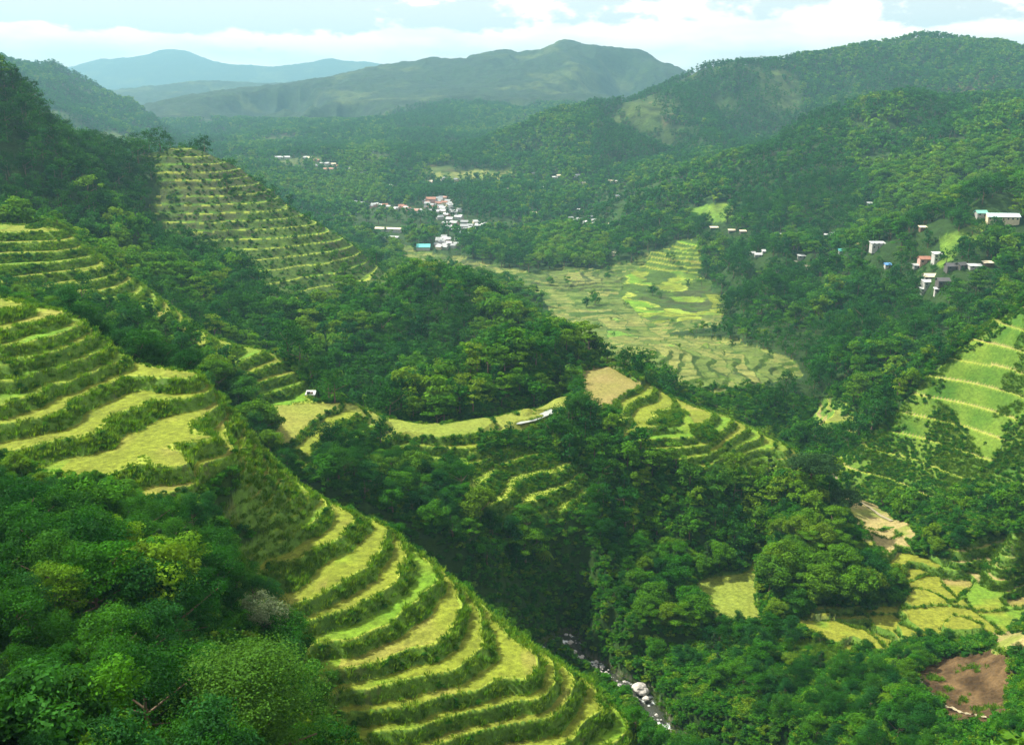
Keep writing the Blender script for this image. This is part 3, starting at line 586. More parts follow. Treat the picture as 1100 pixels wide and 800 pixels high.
# ------------------------------------------------------------------ houses of the villages and the town
HM = {k: plain_mat('roof_' + k, v, .5, .6, .15, 0, .4) for k, v in dict(white=(.40,.42,.43), grey=(.24,.26,.27), rusty=(.28,.13,.09), cream=(.62,.54,.40), blue=(.10,.25,.55), green=(.16,.42,.34), dark=(.07,.07,.075), pale_blue=(.50,.64,.70), teal=(.10,.42,.42)).items()}
WM = {k: plain_mat('wall_' + k, v, .9, .8, .15) for k, v in dict(white=(.38,.38,.36), grey=(.30,.30,.29), brown=(.16,.10,.07), cream=(.60,.52,.36), dark=(.09,.085,.08), pink=(.45,.28,.24)).items()}
M_glass = plain_mat('window_glass', (.02,.025,.03), .2, 1, .1); M_door = plain_mat('door_wood', (.10,.06,.035), .8)
def boxVQ(x0, x1, y0, y1, z0, z1):
    V = np.array([(x, y, z) for z in (z0, z1) for y in (y0, y1) for x in (x0, x1)], float); return V, np.array([(0,2,3,1),(4,5,7,6),(0,1,5,4),(2,6,7,3),(0,4,6,2),(1,3,7,5)])
HOUSES = []
def house(px, py, w, d, h, roof, wall, label, group=None, yaw=0., lo=500, storeys=1, shape='gable', name='house', lift=0.):
    p = hit(px, py, lo); D = p[1]; w *= .74; d *= .8; h *= .75
    e = bpy.data.objects.new(name, None); COL.objects.link(e); e.empty_display_size = .1; e.location = (p[0], p[1], p[2] + lift); e.rotation_euler = (0, 0, yaw); setp(e, label, 'house' if name == 'house' else name.replace('_', ' '), group)
    V, Q = boxVQ(-w/2, w/2, -d/2, d/2, -4, h); 
    if shape == 'gable': V = np.concatenate([V, [(-w/2, 0, h + d*.28), (w/2, 0, h + d*.28)]]); Q = np.concatenate([Q[[0,2,3,4,5]], [(4,8,8,6),(5,7,9,9)]]); 
    me = bpy.data.meshes.new('wall'); me.from_pydata(V.tolist(), [], [tuple(dict.fromkeys(q)) for q in Q.tolist()]); me.materials.append(WM[wall]); wo = add_obj('wall', me, e)
    o_ = .7; t = .22
    if shape == 'gable':
        rise = d * .28; k = rise / (d/2); ye = d/2 + o_; ze = h - o_ * k; R_ = [(-ye, ze), (0, h + rise), (ye, ze)]
    else: ye = d/2 + o_; R_ = [(-ye, h - .1), (0, h + .28), (ye, h + .8)]
    V = [(x, y, z + dz + .03) for x in (-w/2 - o_, w/2 + o_) for dz in (0, t) for (y, z) in R_]
    Fc = [(3,4,10,9),(4,5,11,10),(0,6,7,1),(1,7,8,2),(0,1,4,3),(1,2,5,4),(6,9,10,7),(7,10,11,8),(0,3,9,6),(2,8,11,5)]
    me = bpy.data.meshes.new('roof'); me.from_pydata(V, [], Fc); me.materials.append(HM[roof]); add_obj('roof', me, e)
    if D < 1000:
        n = max(2, int(w / 3.2))
        for s_ in range(storeys):
            for i in range(n):
                x = -w/2 + (i + .5) * w / n; zb2 = s_ * 2.9
                if s_ == 0 and i == n // 2: V, Q = boxVQ(x - .5, x + .5, -d/2 - .06, -d/2 + .05, zb2, zb2 + 2.1); add_obj('door', make_me('door', [(V, Q, None, M_door)]), e)
                else: V, Q = boxVQ(x - .7, x + .7, -d/2 - .06, -d/2 + .05, zb2 + .9, zb2 + 2.2); add_obj('window', make_me('window', [(V, Q, None, M_glass)]), e)
    HOUSES.append((p[0], p[1], max(w, d) / 2)); return e
H = house
H(1076,238,34,10,4.5,'pale_blue','cream','long building with pale blue roof on the hilltop at the right edge',yaw=-.1,lo=600)
H(1053,234,11,8,3.6,'green','grey','small green roofed building left of the long hilltop building',lo=600)
H(942,268,15,9,6,'white','white','white two storey house standing alone right of the very tall dark tree',lo=600,storeys=2,shape='shed')
H(1006,281,8.5,8,8,'white','white','tall white house, brightest of the houses below the bare bank',lo=550,storeys=2,shape='shed')
H(992,284,11,8,4.5,'rusty','pink','brown red roofed house left of the tall white house',lo=550)
H(984,288,6,5,2.6,'white','grey','small low white roofed hut left of the brown red roofed house',lo=550,shape='shed')
H(1022,290,12,8,3.4,'dark','dark','dark roofed long house right of the tall white house',lo=550)
H(1032,288,9,7,3.2,'dark','dark','dark roofed house between the long dark one and the white roofed one',lo=550,yaw=.4)
H(1047,289,12,6,2.6,'white','white','low white roofed shed right of the dark roofed houses',lo=550,shape='shed')
H(1061,286,9,5,2.6,'cream','brown','narrow cream roofed shed at the right end of the village row',lo=550,shape='shed')
H(998,301,13,8,4,'cream','grey','cream roofed house below the tall white house',lo=550)
H(996,308,9,7,4,'white','white','white walled house in the lowest village cluster',lo=550,shape='shed')
H(1012,307,11,8,4.5,'dark','dark','black roofed house right of the lowest white walled house',lo=550)
H(992,315,7,5,2.6,'white','white','small white roofed hut at the bottom of the village cluster',lo=550,shape='shed')
H(1005,316,3,3,3,'white','white','tiny white hut beside the lowest white roofed hut',lo=550,shape='shed')
H(953,287,6,5,3,'blue','white','small hut with a bright blue roof below the white two storey house',lo=550)
H(887,286,9,7,6,'white','white','white gabled house among trees left of the very tall dark tree',lo=600,storeys=2,yaw=.9)
H(868,289,9,6,3,'cream','pink','pinkish house with cream roof left of the white gabled house',lo=600)
H(861,279,10,6,3,'white','grey','long white roofed hut above the pinkish house',lo=600,shape='shed')
H(866,294,4,4,2.6,'white','white','tiny white hut below the pinkish house',lo=600,shape='shed')
H(855,283,3.5,3.5,2.6,'cream','white','tiny cream hut left of the pinkish house',lo=600)
H(904,272,8,6,3,'teal','grey','hut with a faded teal roof in front of the very tall dark tree',lo=600)
H(991,247,7,5,2.6,'cream','brown','small beige roofed hut below the hilltop building',lo=600,shape='shed')
H(935,222,12,7,3,'white','grey','lone white roofed house high in the forest above the village',lo=700)
for (x, y, w_) in [(834,257,12),(841,255,8),(857,255,9),(887,255,6),(896,254,10)]: H(x,y,w_,6,3,'white','grey','small white roofed house in the row along the forest road','houses along the forest road',lo=650,shape='shed')
for (x, y, w_) in [(767,247,12),(786,250,10),(798,251,9)]: H(x,y,w_,6,3,'cream','dark','low cream roofed hut at the forest edge above the valley fields','huts at the forest edge',lo=650,shape='shed')
for (x, y, w_) in [(808,274,7),(814,276,9),(820,272,4)]: H(x,y,w_,6,3,'white','white','small white hut in the trio among dark trees right of the fields','trio of white huts',lo=650)
g2 = random.Random(5)
def cluster(lst, lab, grp, lo, roofs, size=(8, 14)):
    for (x, y) in lst:
        rf_ = g2.choice(roofs); a = g2.uniform(*size)
        H(x, y, a, a * g2.uniform(.6, .85), g2.uniform(3, 6), rf_, g2.choice(['white', 'grey', 'cream', 'pink']), rf_.replace('_', ' ').replace('rusty', 'rusty red') + ' roofed house ' + lab, rf_.replace('_', ' ') + ' roofed houses ' + grp, g2.uniform(-.6, .6), lo)
cluster([(613,238),(617,239),(622,237),(628,241),(634,236),(638,239),(624,243),(632,243),(636,242)], 'in the compact hamlet on the forested ridge right of the town', 'of the compact hamlet', 900, ['white', 'white', 'grey'], (7, 12))
H(660,243,20,7,3,'cream','grey','long cream roofed house right of the compact hamlet',lo=900,shape='shed')
cluster([(664,213),(573,189),(571,210),(578,206),(585,204),(590,212),(595,194),(600,192),(627,200),(620,192),(634,205),(647,203),(656,198),(662,197),(573,232),(622,229),(709,184),(564,248),(622,276),(660,275)], 'scattered on the wooded slopes right of the town', 'scattered right of the town', 900, ['white', 'white', 'cream'], (6, 11))
row = [(374 + i * 3.1 + g2.uniform(-1.5, 1.5), 221 + i * .25 + g2.uniform(-2.2, 2.2)) for i in range(26)]
cluster(row, 'in the long row across the upper town', 'of the long row in the town', 1000, ['white', 'grey', 'grey', 'rusty', 'dark', 'cream'], (8, 13))
cluster([(456+g2.uniform(0,30), 214+g2.uniform(0,16)) for _ in range(34)], 'in the dense middle of the town', 'of the dense middle of the town', 1000, ['grey', 'grey', 'rusty', 'dark', 'white'], (8, 13))
H(463,219,20,12,9,'rusty','pink','large building with a rusty red roof rising over the town centre',lo=1000)
cluster([(483,238),(488,242),(493,236),(499,240),(505,244),(511,240),(515,245),(487,248),(492,251),(502,250),(480,232),(484,226),(488,230),(494,229),(478,242),(482,245),(499,246),(508,249),(472,236),(476,230)], 'on the right side of the town near the fields', 'of the right side of the town', 1000, ['white', 'grey', 'white'], (9, 16))
H(501,254,30,12,5,'pale_blue','white','wide pale blue roofed hall on the right side of the town',lo=1000,yaw=.2)
cluster([(470+g2.uniform(0,22), 257+g2.uniform(0,12)) for _ in range(26)], 'in the crowded quarter at the edge of the fields', 'of the crowded quarter', 1000, ['grey', 'grey', 'dark', 'white'], (7, 12))
H(416,249,52,11,5,'cream','white','long school like building with cream roof beside the tall tree',lo=900,yaw=-.25,shape='shed'); H(420,257,26,8,3.5,'white','grey','shorter white roofed block in front of the long cream roofed building',lo=900,yaw=-.25,shape='shed')
H(455,268,22,14,4,'teal','white','bright teal roofed hall at the edge of the valley fields',lo=900)
cluster([(420,202),(430,204),(446,199),(462,198),(476,195),(490,197),(510,205),(521,242),(545,207)], 'scattered in trees above the town', 'scattered above the town', 1100, ['white', 'cream', 'grey'], (8, 14))
H(304,171,50,9,5,'white','white','very long low white building high on the far left slope of the valley',lo=1300); H(297,176,14,9,5,'cream','white','small cream roofed building below the very long white one',lo=1300)
cluster([(328,171),(333,173),(340,174),(346,177),(352,178),(358,180),(350,184),(362,181),(356,184),(340,180),(375,184),(390,188)], 'in the upper hamlet on the far left slope', 'of the upper hamlet', 1300, ['white', 'grey', 'rusty', 'cream'], (10, 16))
cluster([(332,187),(330,191)], 'standing alone below the upper hamlet', 'below the upper hamlet', 1300, ['white'], (8, 10))
H(381,162,34,12,6,'white','white','bright white roofed hall above the town, left of its twin',lo=1300,yaw=-.3); H(400,164,32,12,6,'white','white','bright white roofed hall above the town, right of its twin',lo=1300,yaw=.1)
H(414,163,14,8,5,'white','white','small white building right of the two bright halls',lo=1300)
e = H(334,426,3.4,2.4,1.3,'white','white','small white hut at the foot of the steep terraces on the saddle',name='field_shelter',lo=200,shape='shed')
HA = np.array(HOUSES)
# ------------------------------------------------------------------ plants: where they stand
cand = []
y = 52.0
while y < 3600:
    s_ = (4.6 if y < 110 else 4.6 - .6 * min(1, (y - 110) / 60)) if y < 200 else min(3.2 + .0105 * y, 12.5) * (1.0 if y < 2600 else 1.15)
    n = int(2 * .70 * y / s_); xx = (-.70 * y + (np.arange(n) + rng.uniform(-.45, .45, n)) * s_); yy = y + rng.uniform(-.45, .45, n) * s_
    cand.append(np.stack([xx, yy, np.full(n, s_)], 1)); y += s_ * .9
cand = np.concatenate(cand)
ci, cj = cell_index(cand[:, 0], cand[:, 1])
cz = ground(cand[:, 0], cand[:, 1]); cvr = CV[ci, cj]; cl = LI[ci, cj]; rdd = RD[ci, cj]
den = fbm(cand[:, 0] / 30, cand[:, 1] / 30, 3, 200)
keep = (cvr == 0) & (rdd > 5.5) | ((cvr == KI['grass']) & (rng.random(len(cand)) < .18) & (den > 0))
keep |= np.isin(cvr, [KI['riser']]) & (cl == nmi['middle_ridge']) & (rng.random(len(cand)) < .10)
keep |= np.isin(cvr, [KI['riser'], KI['grass']]) & (cl == nmi['right_slope']) & (rng.random(len(cand)) < .03)
keep |= np.isin(cvr, [KI['plain'], KI['riser']]) & (cl == nmi['valley']) & (rng.random(len(cand)) < .05)
far_open = fbm(cand[:, 0] / 160, cand[:, 1] / 160, 4, 140)
keep &= ~((cand[:, 1] > 1300) & (far_open > .22) & (rng.random(len(cand)) < .85))
size = cand[:, 2] * np.where(cand[:, 1] < 200, rng.uniform(.75, 2.1, len(cand)), rng.uniform(1.1, 1.95, len(cand))) * (1 + .45 * den)
size = np.where(cvr == KI['grass'], size * .55, size); size = np.where(np.isin(cvr, [KI['riser'], KI['plain']]), size * .55, size)
size = np.minimum(size, 19)
tpx, tpy = proj(cand[:, 0], cand[:, 1], cz)
rf = cl == nmi['right_fields']
rf_ = cl == nmi['right_fields']
cult = np.isin(CV, [KI[q] for q in ('gold', 'flat', 'mud', 'dirt', 'plain', 'tread', 'dry', 'rim')]) & OPEN
for f_ in (.03, .06, .10, .15):
    i_, j_ = cell_index(cand[:, 0] * (1 + f_), cand[:, 1] * (1 + f_)); hitc = cult[i_, j_] & (cand[:, 1] < 1300)
    dz = Z[i_, j_] - sight_ * cand[:, 1] if False else 0
    o_ = f_ * cand[:, 1]; slope = np.maximum(.16, -(Z[i_, j_] / (cand[:, 1] * (1 + f_)))); rise = cz - Z[i_, j_] / (1 + f_)
    size = np.where(hitc, np.minimum(size, np.maximum(1.8, -rise + 1.6 + .01 * o_)), size)
size = np.where(rdd < 13, np.minimum(size, 3.0), size)
size = np.where(rf_ & ~((tpx > 800) & (tpx < 975) & (tpy > 515) & (tpy < 650)), size * .68, size)
size = np.where((cl == nmi['right_slope']) & (tpx > 1000), size * .6, size)
nh = cl == nmi['near_hill']
size = np.where(nh & (tpx > 215) & (tpx < 390) & (tpy < 545) & (tpy > 395), np.minimum(size, 2.6), size)
size = np.where(nh & (tpx < 262) & (tpy < 570) & (tpy > 470), size * .6, size)
size = np.where((cl == nmi['valley']) & (cand[:, 1] < 900), size * .55, size)
for hx, hy, hr in HOUSES:
    dx, dy = cand[:, 0] - hx, cand[:, 1] - hy; dd = np.hypot(dx, dy)
    keep &= dd > hr + 2.2
    ux, uy = hx / math.hypot(hx, hy), hy / math.hypot(hx, hy); al = -(dx * ux + dy * uy); ac = np.abs(dx * uy - dy * ux)
    size = np.where((al > 0) & (al < 40) & (ac < hr + 2), np.minimum(size, 3.0 + al * .14), size)
i1 = np.minimum(ci, NR - 1); sight = SIGHT[i1, cj]
vis_top = (cz + size) / cand[:, 1] - sight           # height of the tip above the sight line, as a slope
# low growth just behind the open, cultivated crests
low = ((cl == nmi['near_hill']) & (tpx > 215)) | ((cl == nmi['saddle_ridge']) & (tpx > 120) & (tpx < 885))
hidden = cz / cand[:, 1] < sight - 1e-3
lim = (sight * cand[:, 1] - cz) + .6
size = np.where(low & hidden & (vis_top > 0), np.minimum(size, np.maximum(lim, 1.2)), size)
keep &= (cz + size) / cand[:, 1] > sight - .10
keep &= ~((cand[:, 1] < 75) & (tpx > 420) & (tpx < 980))
T = np.where(keep)[0]; print('trees', len(T))
TP = np.stack([cand[T, 0], cand[T, 1], cz[T]], 1); TSZ = size[T]; TL = cl[T]; TC = cvr[T]
pt = fbm(TP[:, 0] / (12 + TP[:, 1] * .045), TP[:, 1] / (12 + TP[:, 1] * .045), 3, 401)
kr = np.clip(.42 - .16 * (TP[:, 1] < 150) + .75 * pt + .55 * (TP[:, 1] > 700) * fbm(TP[:, 0] / 170, TP[:, 1] / 240, 3, 402) + .30 * (rng.random(len(T)) - .5) * 2, 0, .93); TK = np.select([kr < .32, kr < .50, kr < .72], [0, 2, 1], 3)  # nearest trees lean to darker foliage: slope's shade put into the leaf colour
sp_ = rng.random(len(T)); TK = np.where(sp_ > .965, 4, np.where((sp_ > .94), 5, TK)); s2_ = rng.random(len(T))
TK = np.where((TK == 0) & (s2_ < .4), 6, np.where((TK == 3) & (s2_ < .4), 7, np.where((TK == 1) & (s2_ < .35), 9, TK))); TK = np.where((s2_ > .955) & (TP[:, 1] < 420), 8, TK)
TSZ = np.where(TK == 8, np.minimum(TSZ * .75, 5.5), TSZ)
lodv = np.where(TP[:, 1] < 330, 0, np.where(TP[:, 1] < 1250, 1, 2)); TK = np.where(lodv == 2, TK % 4, TK)
TYAW = rng.uniform(0, 6.28, len(T))
# what each tree shows in the photograph's view: painter's pass on a small buffer
buf = np.full((400, 550), -1, np.int32); cx, cy_ = proj(TP[:, 0], TP[:, 1], TP[:, 2] + TSZ * .6); rpx = TSZ * .38 * F / (TP[:, 1] * CP - TP[:, 2] * SP)
tv_ = (TP[:, 2] + TSZ * .8) / TP[:, 1] > SIGHT[np.minimum(cell_index(TP[:, 0], TP[:, 1])[0], NR - 1), cell_index(TP[:, 0], TP[:, 1])[1]]
for k in np.argsort(-TP[:, 1]):
    if not tv_[k] or rpx[k] < .8: continue
    x, y, r = cx[k] / 2, cy_[k] / 2, max(rpx[k] / 2, .5)
    x0, x1, y0, y1 = int(max(0, x - r)), int(min(550, x + r + 1)), int(max(0, y - r)), int(min(400, y + r + 1))
    if x1 > x0 and y1 > y0: buf[y0:y1, x0:x1] = k
area = np.bincount(buf[buf >= 0].ravel(), minlength=len(T))
solo = np.argsort(-area)[:300]; is_solo = np.zeros(len(T), bool); is_solo[solo] = True

def plant(name, loc, h, yaw, crown, trunk, label, group=None, cat='tree', wide=1.0, cn='crown', tn='trunk'):
    e = bpy.data.objects.new(name, None); COL.objects.link(e); e.location = loc; e.scale = (h * wide, h * wide, h); e.rotation_euler = (0, 0, yaw); e.empty_display_size = .1
    add_obj(cn, crown, e); add_obj(tn, trunk, e); setp(e, label, cat, group); return e
WHERE = {'near_hill': 'in the dark forest on the near slope at the lower left', 'saddle_ridge': 'on the steep wooded side of the terraced saddle above the ravine', 'wooded_spur': 'on the sunlit wooded spur behind the terraced saddle',
  'middle_ridge': 'on the wooded ridge below the stepped hillside, left of the valley', 'right_slope': 'on the terraced slope rising at the right edge', 'right_hill': 'in the forest below the village houses on the right',
  'right_fields': 'in the thicket around the golden fields at the lower right', 'valley': 'on the valley floor beyond the mud field', 'dark_ridge': 'on the long forested ridge above the valley', 'big_ridge': 'on the long ridge under the sky', }
KN = {'round': 'rounded green broadleaf tree', 'tall': 'tall oval broadleaf tree', 'conical': 'dark conical tree', 'umbrella': 'flat topped spreading tree', 'layered': 'broad layered broadleaf tree', 'fern': 'feathery tree fern'}
for k in solo:
    ln = ORDER[TL[k]]; sh = SHAPES[TK[k]]; l_ = 1 if lodv[k] else 0
    wh = WHERE.get(ln, 'on the distant hillside'); 
    if ln == 'near_hill' and TP[k, 1] > 200: wh = 'behind the near terraced spur, beside the ravine'
    if ln == 'right_fields' and TP[k, 1] < 300: wh = 'in the sunlit foreground thicket right of the river'
    d = PROTO[(l_, int(TK[k]))]
    plant({'conical': 'conical_tree', 'fern': 'tree_fern'}.get(sh, 'broadleaf_tree'), TP[k], TSZ[k], TYAW[k], d['crown'], d['trunk'], KN[sh] + ' ' + wh, KN[sh].replace(' tree', ' trees') + ' ' + wh, wide=1.12)

def scatter(name, P, scl, yaw, kindv, sources, label, wide=1.1, cat=None):
    me = bpy.data.meshes.new(name); me.vertices.add(len(P)); me.vertices.foreach_set('co', P.astype(np.float32).ravel()); me.update()
    for nm, arr, ty in (('scl', scl, 'FLOAT'), ('yaw', yaw, 'FLOAT'), ('sort', kindv, 'INT')):
        a = me.attributes.new(nm, ty, 'POINT'); a.data.foreach_set('value', arr.astype(np.float32 if ty == 'FLOAT' else np.int32))
    o = add_obj(name, me); setp(o, label, cat, None, 'stuff')
    ng = bpy.data.node_groups.new(name, 'GeometryNodeTree'); ng.interface.new_socket('Geometry', in_out='INPUT', socket_type='NodeSocketGeometry'); ng.interface.new_socket('Geometry', in_out='OUTPUT', socket_type='NodeSocketGeometry')
    N = ng.nodes; Lk = ng.links; gi = N.new('NodeGroupInput'); go = N.new('NodeGroupOutput'); jn = N.new('GeometryNodeJoinGeometry')
    def attr(nm, ty):
        a = N.new('GeometryNodeInputNamedAttribute'); a.data_type = ty; a.inputs['Name'].default_value = nm; return a.outputs[0]
    sa, ya, ka = attr('scl', 'FLOAT'), attr('yaw', 'FLOAT'), attr('sort', 'INT')
    cr = N.new('ShaderNodeCombineXYZ'); Lk.new(ya, cr.inputs[2]); cs = N.new('ShaderNodeCombineXYZ'); mw = N.new('ShaderNodeMath'); mw.operation = 'MULTIPLY'; mw.inputs[1].default_value = wide
    Lk.new(sa, mw.inputs[0]); Lk.new(mw.outputs[0], cs.inputs[0]); Lk.new(mw.outputs[0], cs.inputs[1]); Lk.new(sa, cs.inputs[2])
    for i, so_ in enumerate(sources):
        if not (kindv == i).any(): continue
        oi = N.new('GeometryNodeObjectInfo'); oi.inputs['Object'].default_value = so_; oi.inputs['As Instance'].default_value = True
        cm = N.new('FunctionNodeCompare'); cm.data_type = 'INT'; cm.operation = 'EQUAL'; Lk.new(ka, cm.inputs[2]); cm.inputs[3].default_value = i
        ip = N.new('GeometryNodeInstanceOnPoints'); Lk.new(gi.outputs[0], ip.inputs['Points']); Lk.new(cm.outputs[0], ip.inputs['Selection']); Lk.new(oi.outputs['Geometry'], ip.inputs['Instance'])
        Lk.new(cr.outputs[0], ip.inputs['Rotation']); Lk.new(cs.outputs[0], ip.inputs['Scale']); Lk.new(ip.outputs[0], jn.inputs[0])
    Lk.new(jn.outputs[0], go.inputs[0]); md = o.modifiers.new('scatter', 'NODES'); md.node_group = ng; return o
keys = sorted(PROTO); kmap = {kk: i for i, kk in enumerate(keys)}
r = ~is_solo; kv = np.array([kmap[(int(a), int(b))] for a, b in zip(lodv[r], TK[r])])
scatter('forest', TP[r], TSZ[r], TYAW[r], kv, [PROTO[kk]['obj'] for kk in keys], 'dense green broadleaf forest covering the slopes and ridges')
# undergrowth between the trees and on the banks
def sample(maskfn, n, y0, y1, seed):
    gg = np.random.default_rng(seed); Y = np.sqrt(gg.uniform(y0 ** 2, y1 ** 2, n)); X_ = gg.uniform(-.66, .66, n) * Y; i, j = cell_index(X_, Y)
    m = maskfn(CV[i, j], LI[i, j], X_, Y) & (RD[i, j] > 3.4); z = ground(X_, Y); m &= (z + 2) / Y > SIGHT[i, j] - .02
    return np.stack([X_[m], Y[m], z[m]], 1), CV[i, j][m], LI[i, j][m]
Pu, cu, lu = sample(lambda c_, l_, x, y: (c_ == 0) | (np.isin(c_, [KI['riser'], KI['grass']]) & (((fbm(x / 7, y / 7, 3, 300) > .12) & (l_ != nmi['right_slope'])) | ((l_ == nmi['right_slope']) & (fbm(x / 13, y / 13, 3, 300) > .04)) | ((l_ == nmi['right_slope']) & (c_ == KI['grass']) & (fbm(x / 9, y / 9, 3, 300) > -.35)) | ((l_ == nmi['saddle_ridge']) & (y < 360) & (c_ == KI['riser'])))), 150000, 50, 560, 31)
Pu2, cu2, lu2 = sample(lambda c_, l_, x, y: np.isin(c_, [KI['riser'], KI['grass']]) & np.isin(l_, [nmi['middle_ridge']]) , 60000, 560, 1000, 35)
Pu2 = Pu2[:1800]
su = np.where(cu == 0, rng.uniform(1.1, 2.6, len(Pu)) * np.where(lu == nmi['right_fields'], 1.35, 1), rng.uniform(.7, 1.9, len(Pu)) * np.where((lu == nmi['near_hill']), .62, 1))
Pu = np.concatenate([Pu, Pu2]); su = np.concatenate([su, rng.uniform(.6, 2.4, len(Pu2))])
scatter('undergrowth', Pu, su, rng.uniform(0, 6.3, len(Pu)), rng.integers(0, 3, len(Pu)), [s_['obj'] for s_ in SHR], 'low green bushes between the trees and on terrace banks', wide=1.3)
Pg, cg, lg = sample(lambda c_, l_, x, y: np.isin(c_, [KI['riser'], KI['grass'], KI['rim'], KI['bank']]) | (np.isin(c_, [KI['dirt']]) & (fbm(x / 4, y / 4, 2, 301) > .35)), 360000, 90, 500, 32)
kg = (lg != nmi['right_slope']) | (fbm(Pg[:, 0] / 14, Pg[:, 1] / 14, 3, 310) > .05); Pg, cg, lg = Pg[kg], cg[kg], lg[kg]
scatter('grass', Pg, np.where(cg == KI['rim'], .35, .95) * rng.uniform(.5, 1.4, len(Pg)), rng.uniform(0, 6.3, len(Pg)), rng.integers(0, 2, len(Pg)), TUF, 'rough green grass on the terrace banks')
print('undergrowth', len(Pu), 'grass', len(Pg))
# trees that stand out by themselves
def special(px, py, D, h, k, label, lod=0, wide=1.1, crown=None, name='broadleaf_tree', yaw=1.0, sink=0):
    u, t = ray(px, py); x = u * D; z = float(ground(np.array([x]), np.array([float(D)]))[0]) - sink
    d = PROTO[(lod, k)]; return plant(name, (x, D, z), h, yaw, crown or d['crown'], d['trunk'], label, wide=wide)
V, Q, S_, bl = crown_data('tall', 100, 420, .0055, g); M_fea = leaf_mat('feathery_foliage', [(0, (.050,.135,.014)), (1, (.050,.135,.014))])
feather = make_me('crown', [(V, Q, S_, M_fea)])
special(255, 760, 74, 14.5, 2, 'large feathery green tree, tallest in the foreground at the bottom left', crown=feather, wide=1.75)
V, Q, S_, bl = crown_data('round', 30, 230, .016, g); pale = make_me('crown', [(V, Q, S_, M_pale)])
special(281, 665, 124, 8.0, 0, 'pale grey green bushy tree beside the left tips of the near terraces', crown=pale, wide=1.15)
special(433, 575, 245, 5.2, 3, 'small round dark tree behind the crest of the near terraces, left of its twin', crown=PROTO[(0, 3)]['crown'], yaw=.3)
special(454, 590, 238, 4.6, 1, 'small round dark tree behind the crest of the near terraces, right of its twin', yaw=2.3)
V, Q, S_, bl = crown_data('umbrella', 40, 200, .022, g); umb = make_me('crown', [(V, Q, S_, M_dark)])
special(868, 560, 352, 15, 5, 'wide dark umbrella shaped tree crowning the wooded knoll', crown=umb, wide=1.25)
special(905, 580, 345, 12, 5, 'dark flat topped tree on the right shoulder of the wooded knoll', crown=umb, wide=1.05, yaw=3)
special(625, 455, 372, 13, 0, 'big dark tree just below the brown mud field', crown=PROTO[(0, 0)]['crown'])
special(527, 310, 648, 15, 4, 'tall conical tree standing above the end of the wooded ridge', lod=1, name='conical_tree', wide=1.5)
special(404, 262, 748, 16, 2, 'tall tree at the foot of the stepped hillside near the town', lod=1, wide=1.4)
special(925, 285, 760, 26, 2, 'very tall dark tree left of the white village house', lod=1, wide=1.4)
V, Q, S_, bl = crown_data('shrub', 16, 46, .042, g, .7); broad = make_me('foliage', [(V, Q, S_, M_bright)])
plant('broad_leaved_shrub', (at(1088, 800, 44)[0], 44, -37.0), 5.4, .4, broad, SHR[0]['stem'], 'bright green shrub with broad leaves in the bottom right corner', cat='shrub', wide=1.0, cn='foliage', tn='stem')

# ------------------------------------------------------------------ water, stones, paths
def ribbon(name, pts, width, mat, kind='structure', lift=.0, zfix=None, label=None):
    P = [np.array(p, float) for p in pts]; fine = []
    for a, b in zip(P[:-1], P[1:]):
        n = max(2, int(np.linalg.norm(b - a) / 1.5)); fine += [a + (b - a) * k / n for k in range(n)]
    fine.append(P[-1]); fine = np.array(fine)
    for _ in range(6): fine[1:-1] = (fine[:-2] + 2 * fine[1:-1] + fine[2:]) / 4
    d = np.gradient(fine[:, :2], axis=0); nrm = np.stack([-d[:, 1], d[:, 0]], 1); nrm /= np.linalg.norm(nrm, axis=1, keepdims=True)
    cols = np.linspace(-1, 1, 5 if zfix is None else 9); V = []
    for q in cols:
        xy = fine[:, :2] + nrm * q * width / 2; z = fine[:, 2] if zfix else ground(xy[:, 0], xy[:, 1]) + lift; V.append(np.column_stack([xy, z]))
    V = np.stack(V, 1); n, k = V.shape[:2]; ii = np.arange(n * k).reshape(n, k); Qd = np.stack([ii[:-1, :-1], ii[:-1, 1:], ii[1:, 1:], ii[1:, :-1]], -1).reshape(-1, 4)
    o = mesh_from(name, V.reshape(-1, 3), Qd, mat); setp(o, label, None, None, kind); return o
M_pond = plain_mat('still_water', (.30,.33,.32), .15, .3, .1)  # pale base colour holds the sky's reflection on the water
pp = [hit(a, b_, 250) for a, b_ in ((552,455),(572,447),(592,440),(595,446),(575,457),(560,459))]; pz = float(np.mean([p[2] for p in pp])) + .5
PV = np.array([(p[0], p[1], pz) for p in pp]); po = mesh_from('flooded_paddy', PV, np.array([(0,1,4,5),(1,2,3,4)]), M_pond, False); setp(po, 'small flooded paddy shining on the saddle crest', None, None, 'structure')
m, nt, N, Lk = newmat('river_water'); geo = N.new('ShaderNodeNewGeometry'); nz = N.new('ShaderNodeTexNoise'); nz.inputs['Scale'].default_value = .22; nz.inputs['Detail'].default_value = 9; nz.inputs['Roughness'].default_value = .7; Lk.new(geo.outputs['Position'], nz.inputs['Vector'])
cr = N.new('ShaderNodeValToRGB'); cr.color_ramp.elements[0].position = .54; cr.color_ramp.elements[0].color = (.035, .04, .03, 1); cr.color_ramp.elements[1].position = .62; cr.color_ramp.elements[1].color = (.75, .8, .82, 1); Lk.new(nz.outputs['Fac'], cr.inputs[0])
b = N.new('ShaderNodeBsdfPrincipled'); b.inputs['Roughness'].default_value = .25; Lk.new(cr.outputs[0], b.inputs['Base Color']); bp = N.new('ShaderNodeBump'); bp.inputs['Distance'].default_value = .4; Lk.new(nz.outputs['Fac'], bp.inputs['Height']); Lk.new(bp.outputs[0], b.inputs['Normal'])
o = N.new('ShaderNodeOutputMaterial'); Lk.new(b.outputs[0], o.inputs[0]); M_river = m
ribbon('river', RIV, 9, M_river, zfix=True, label='narrow rocky river running through the ravine')
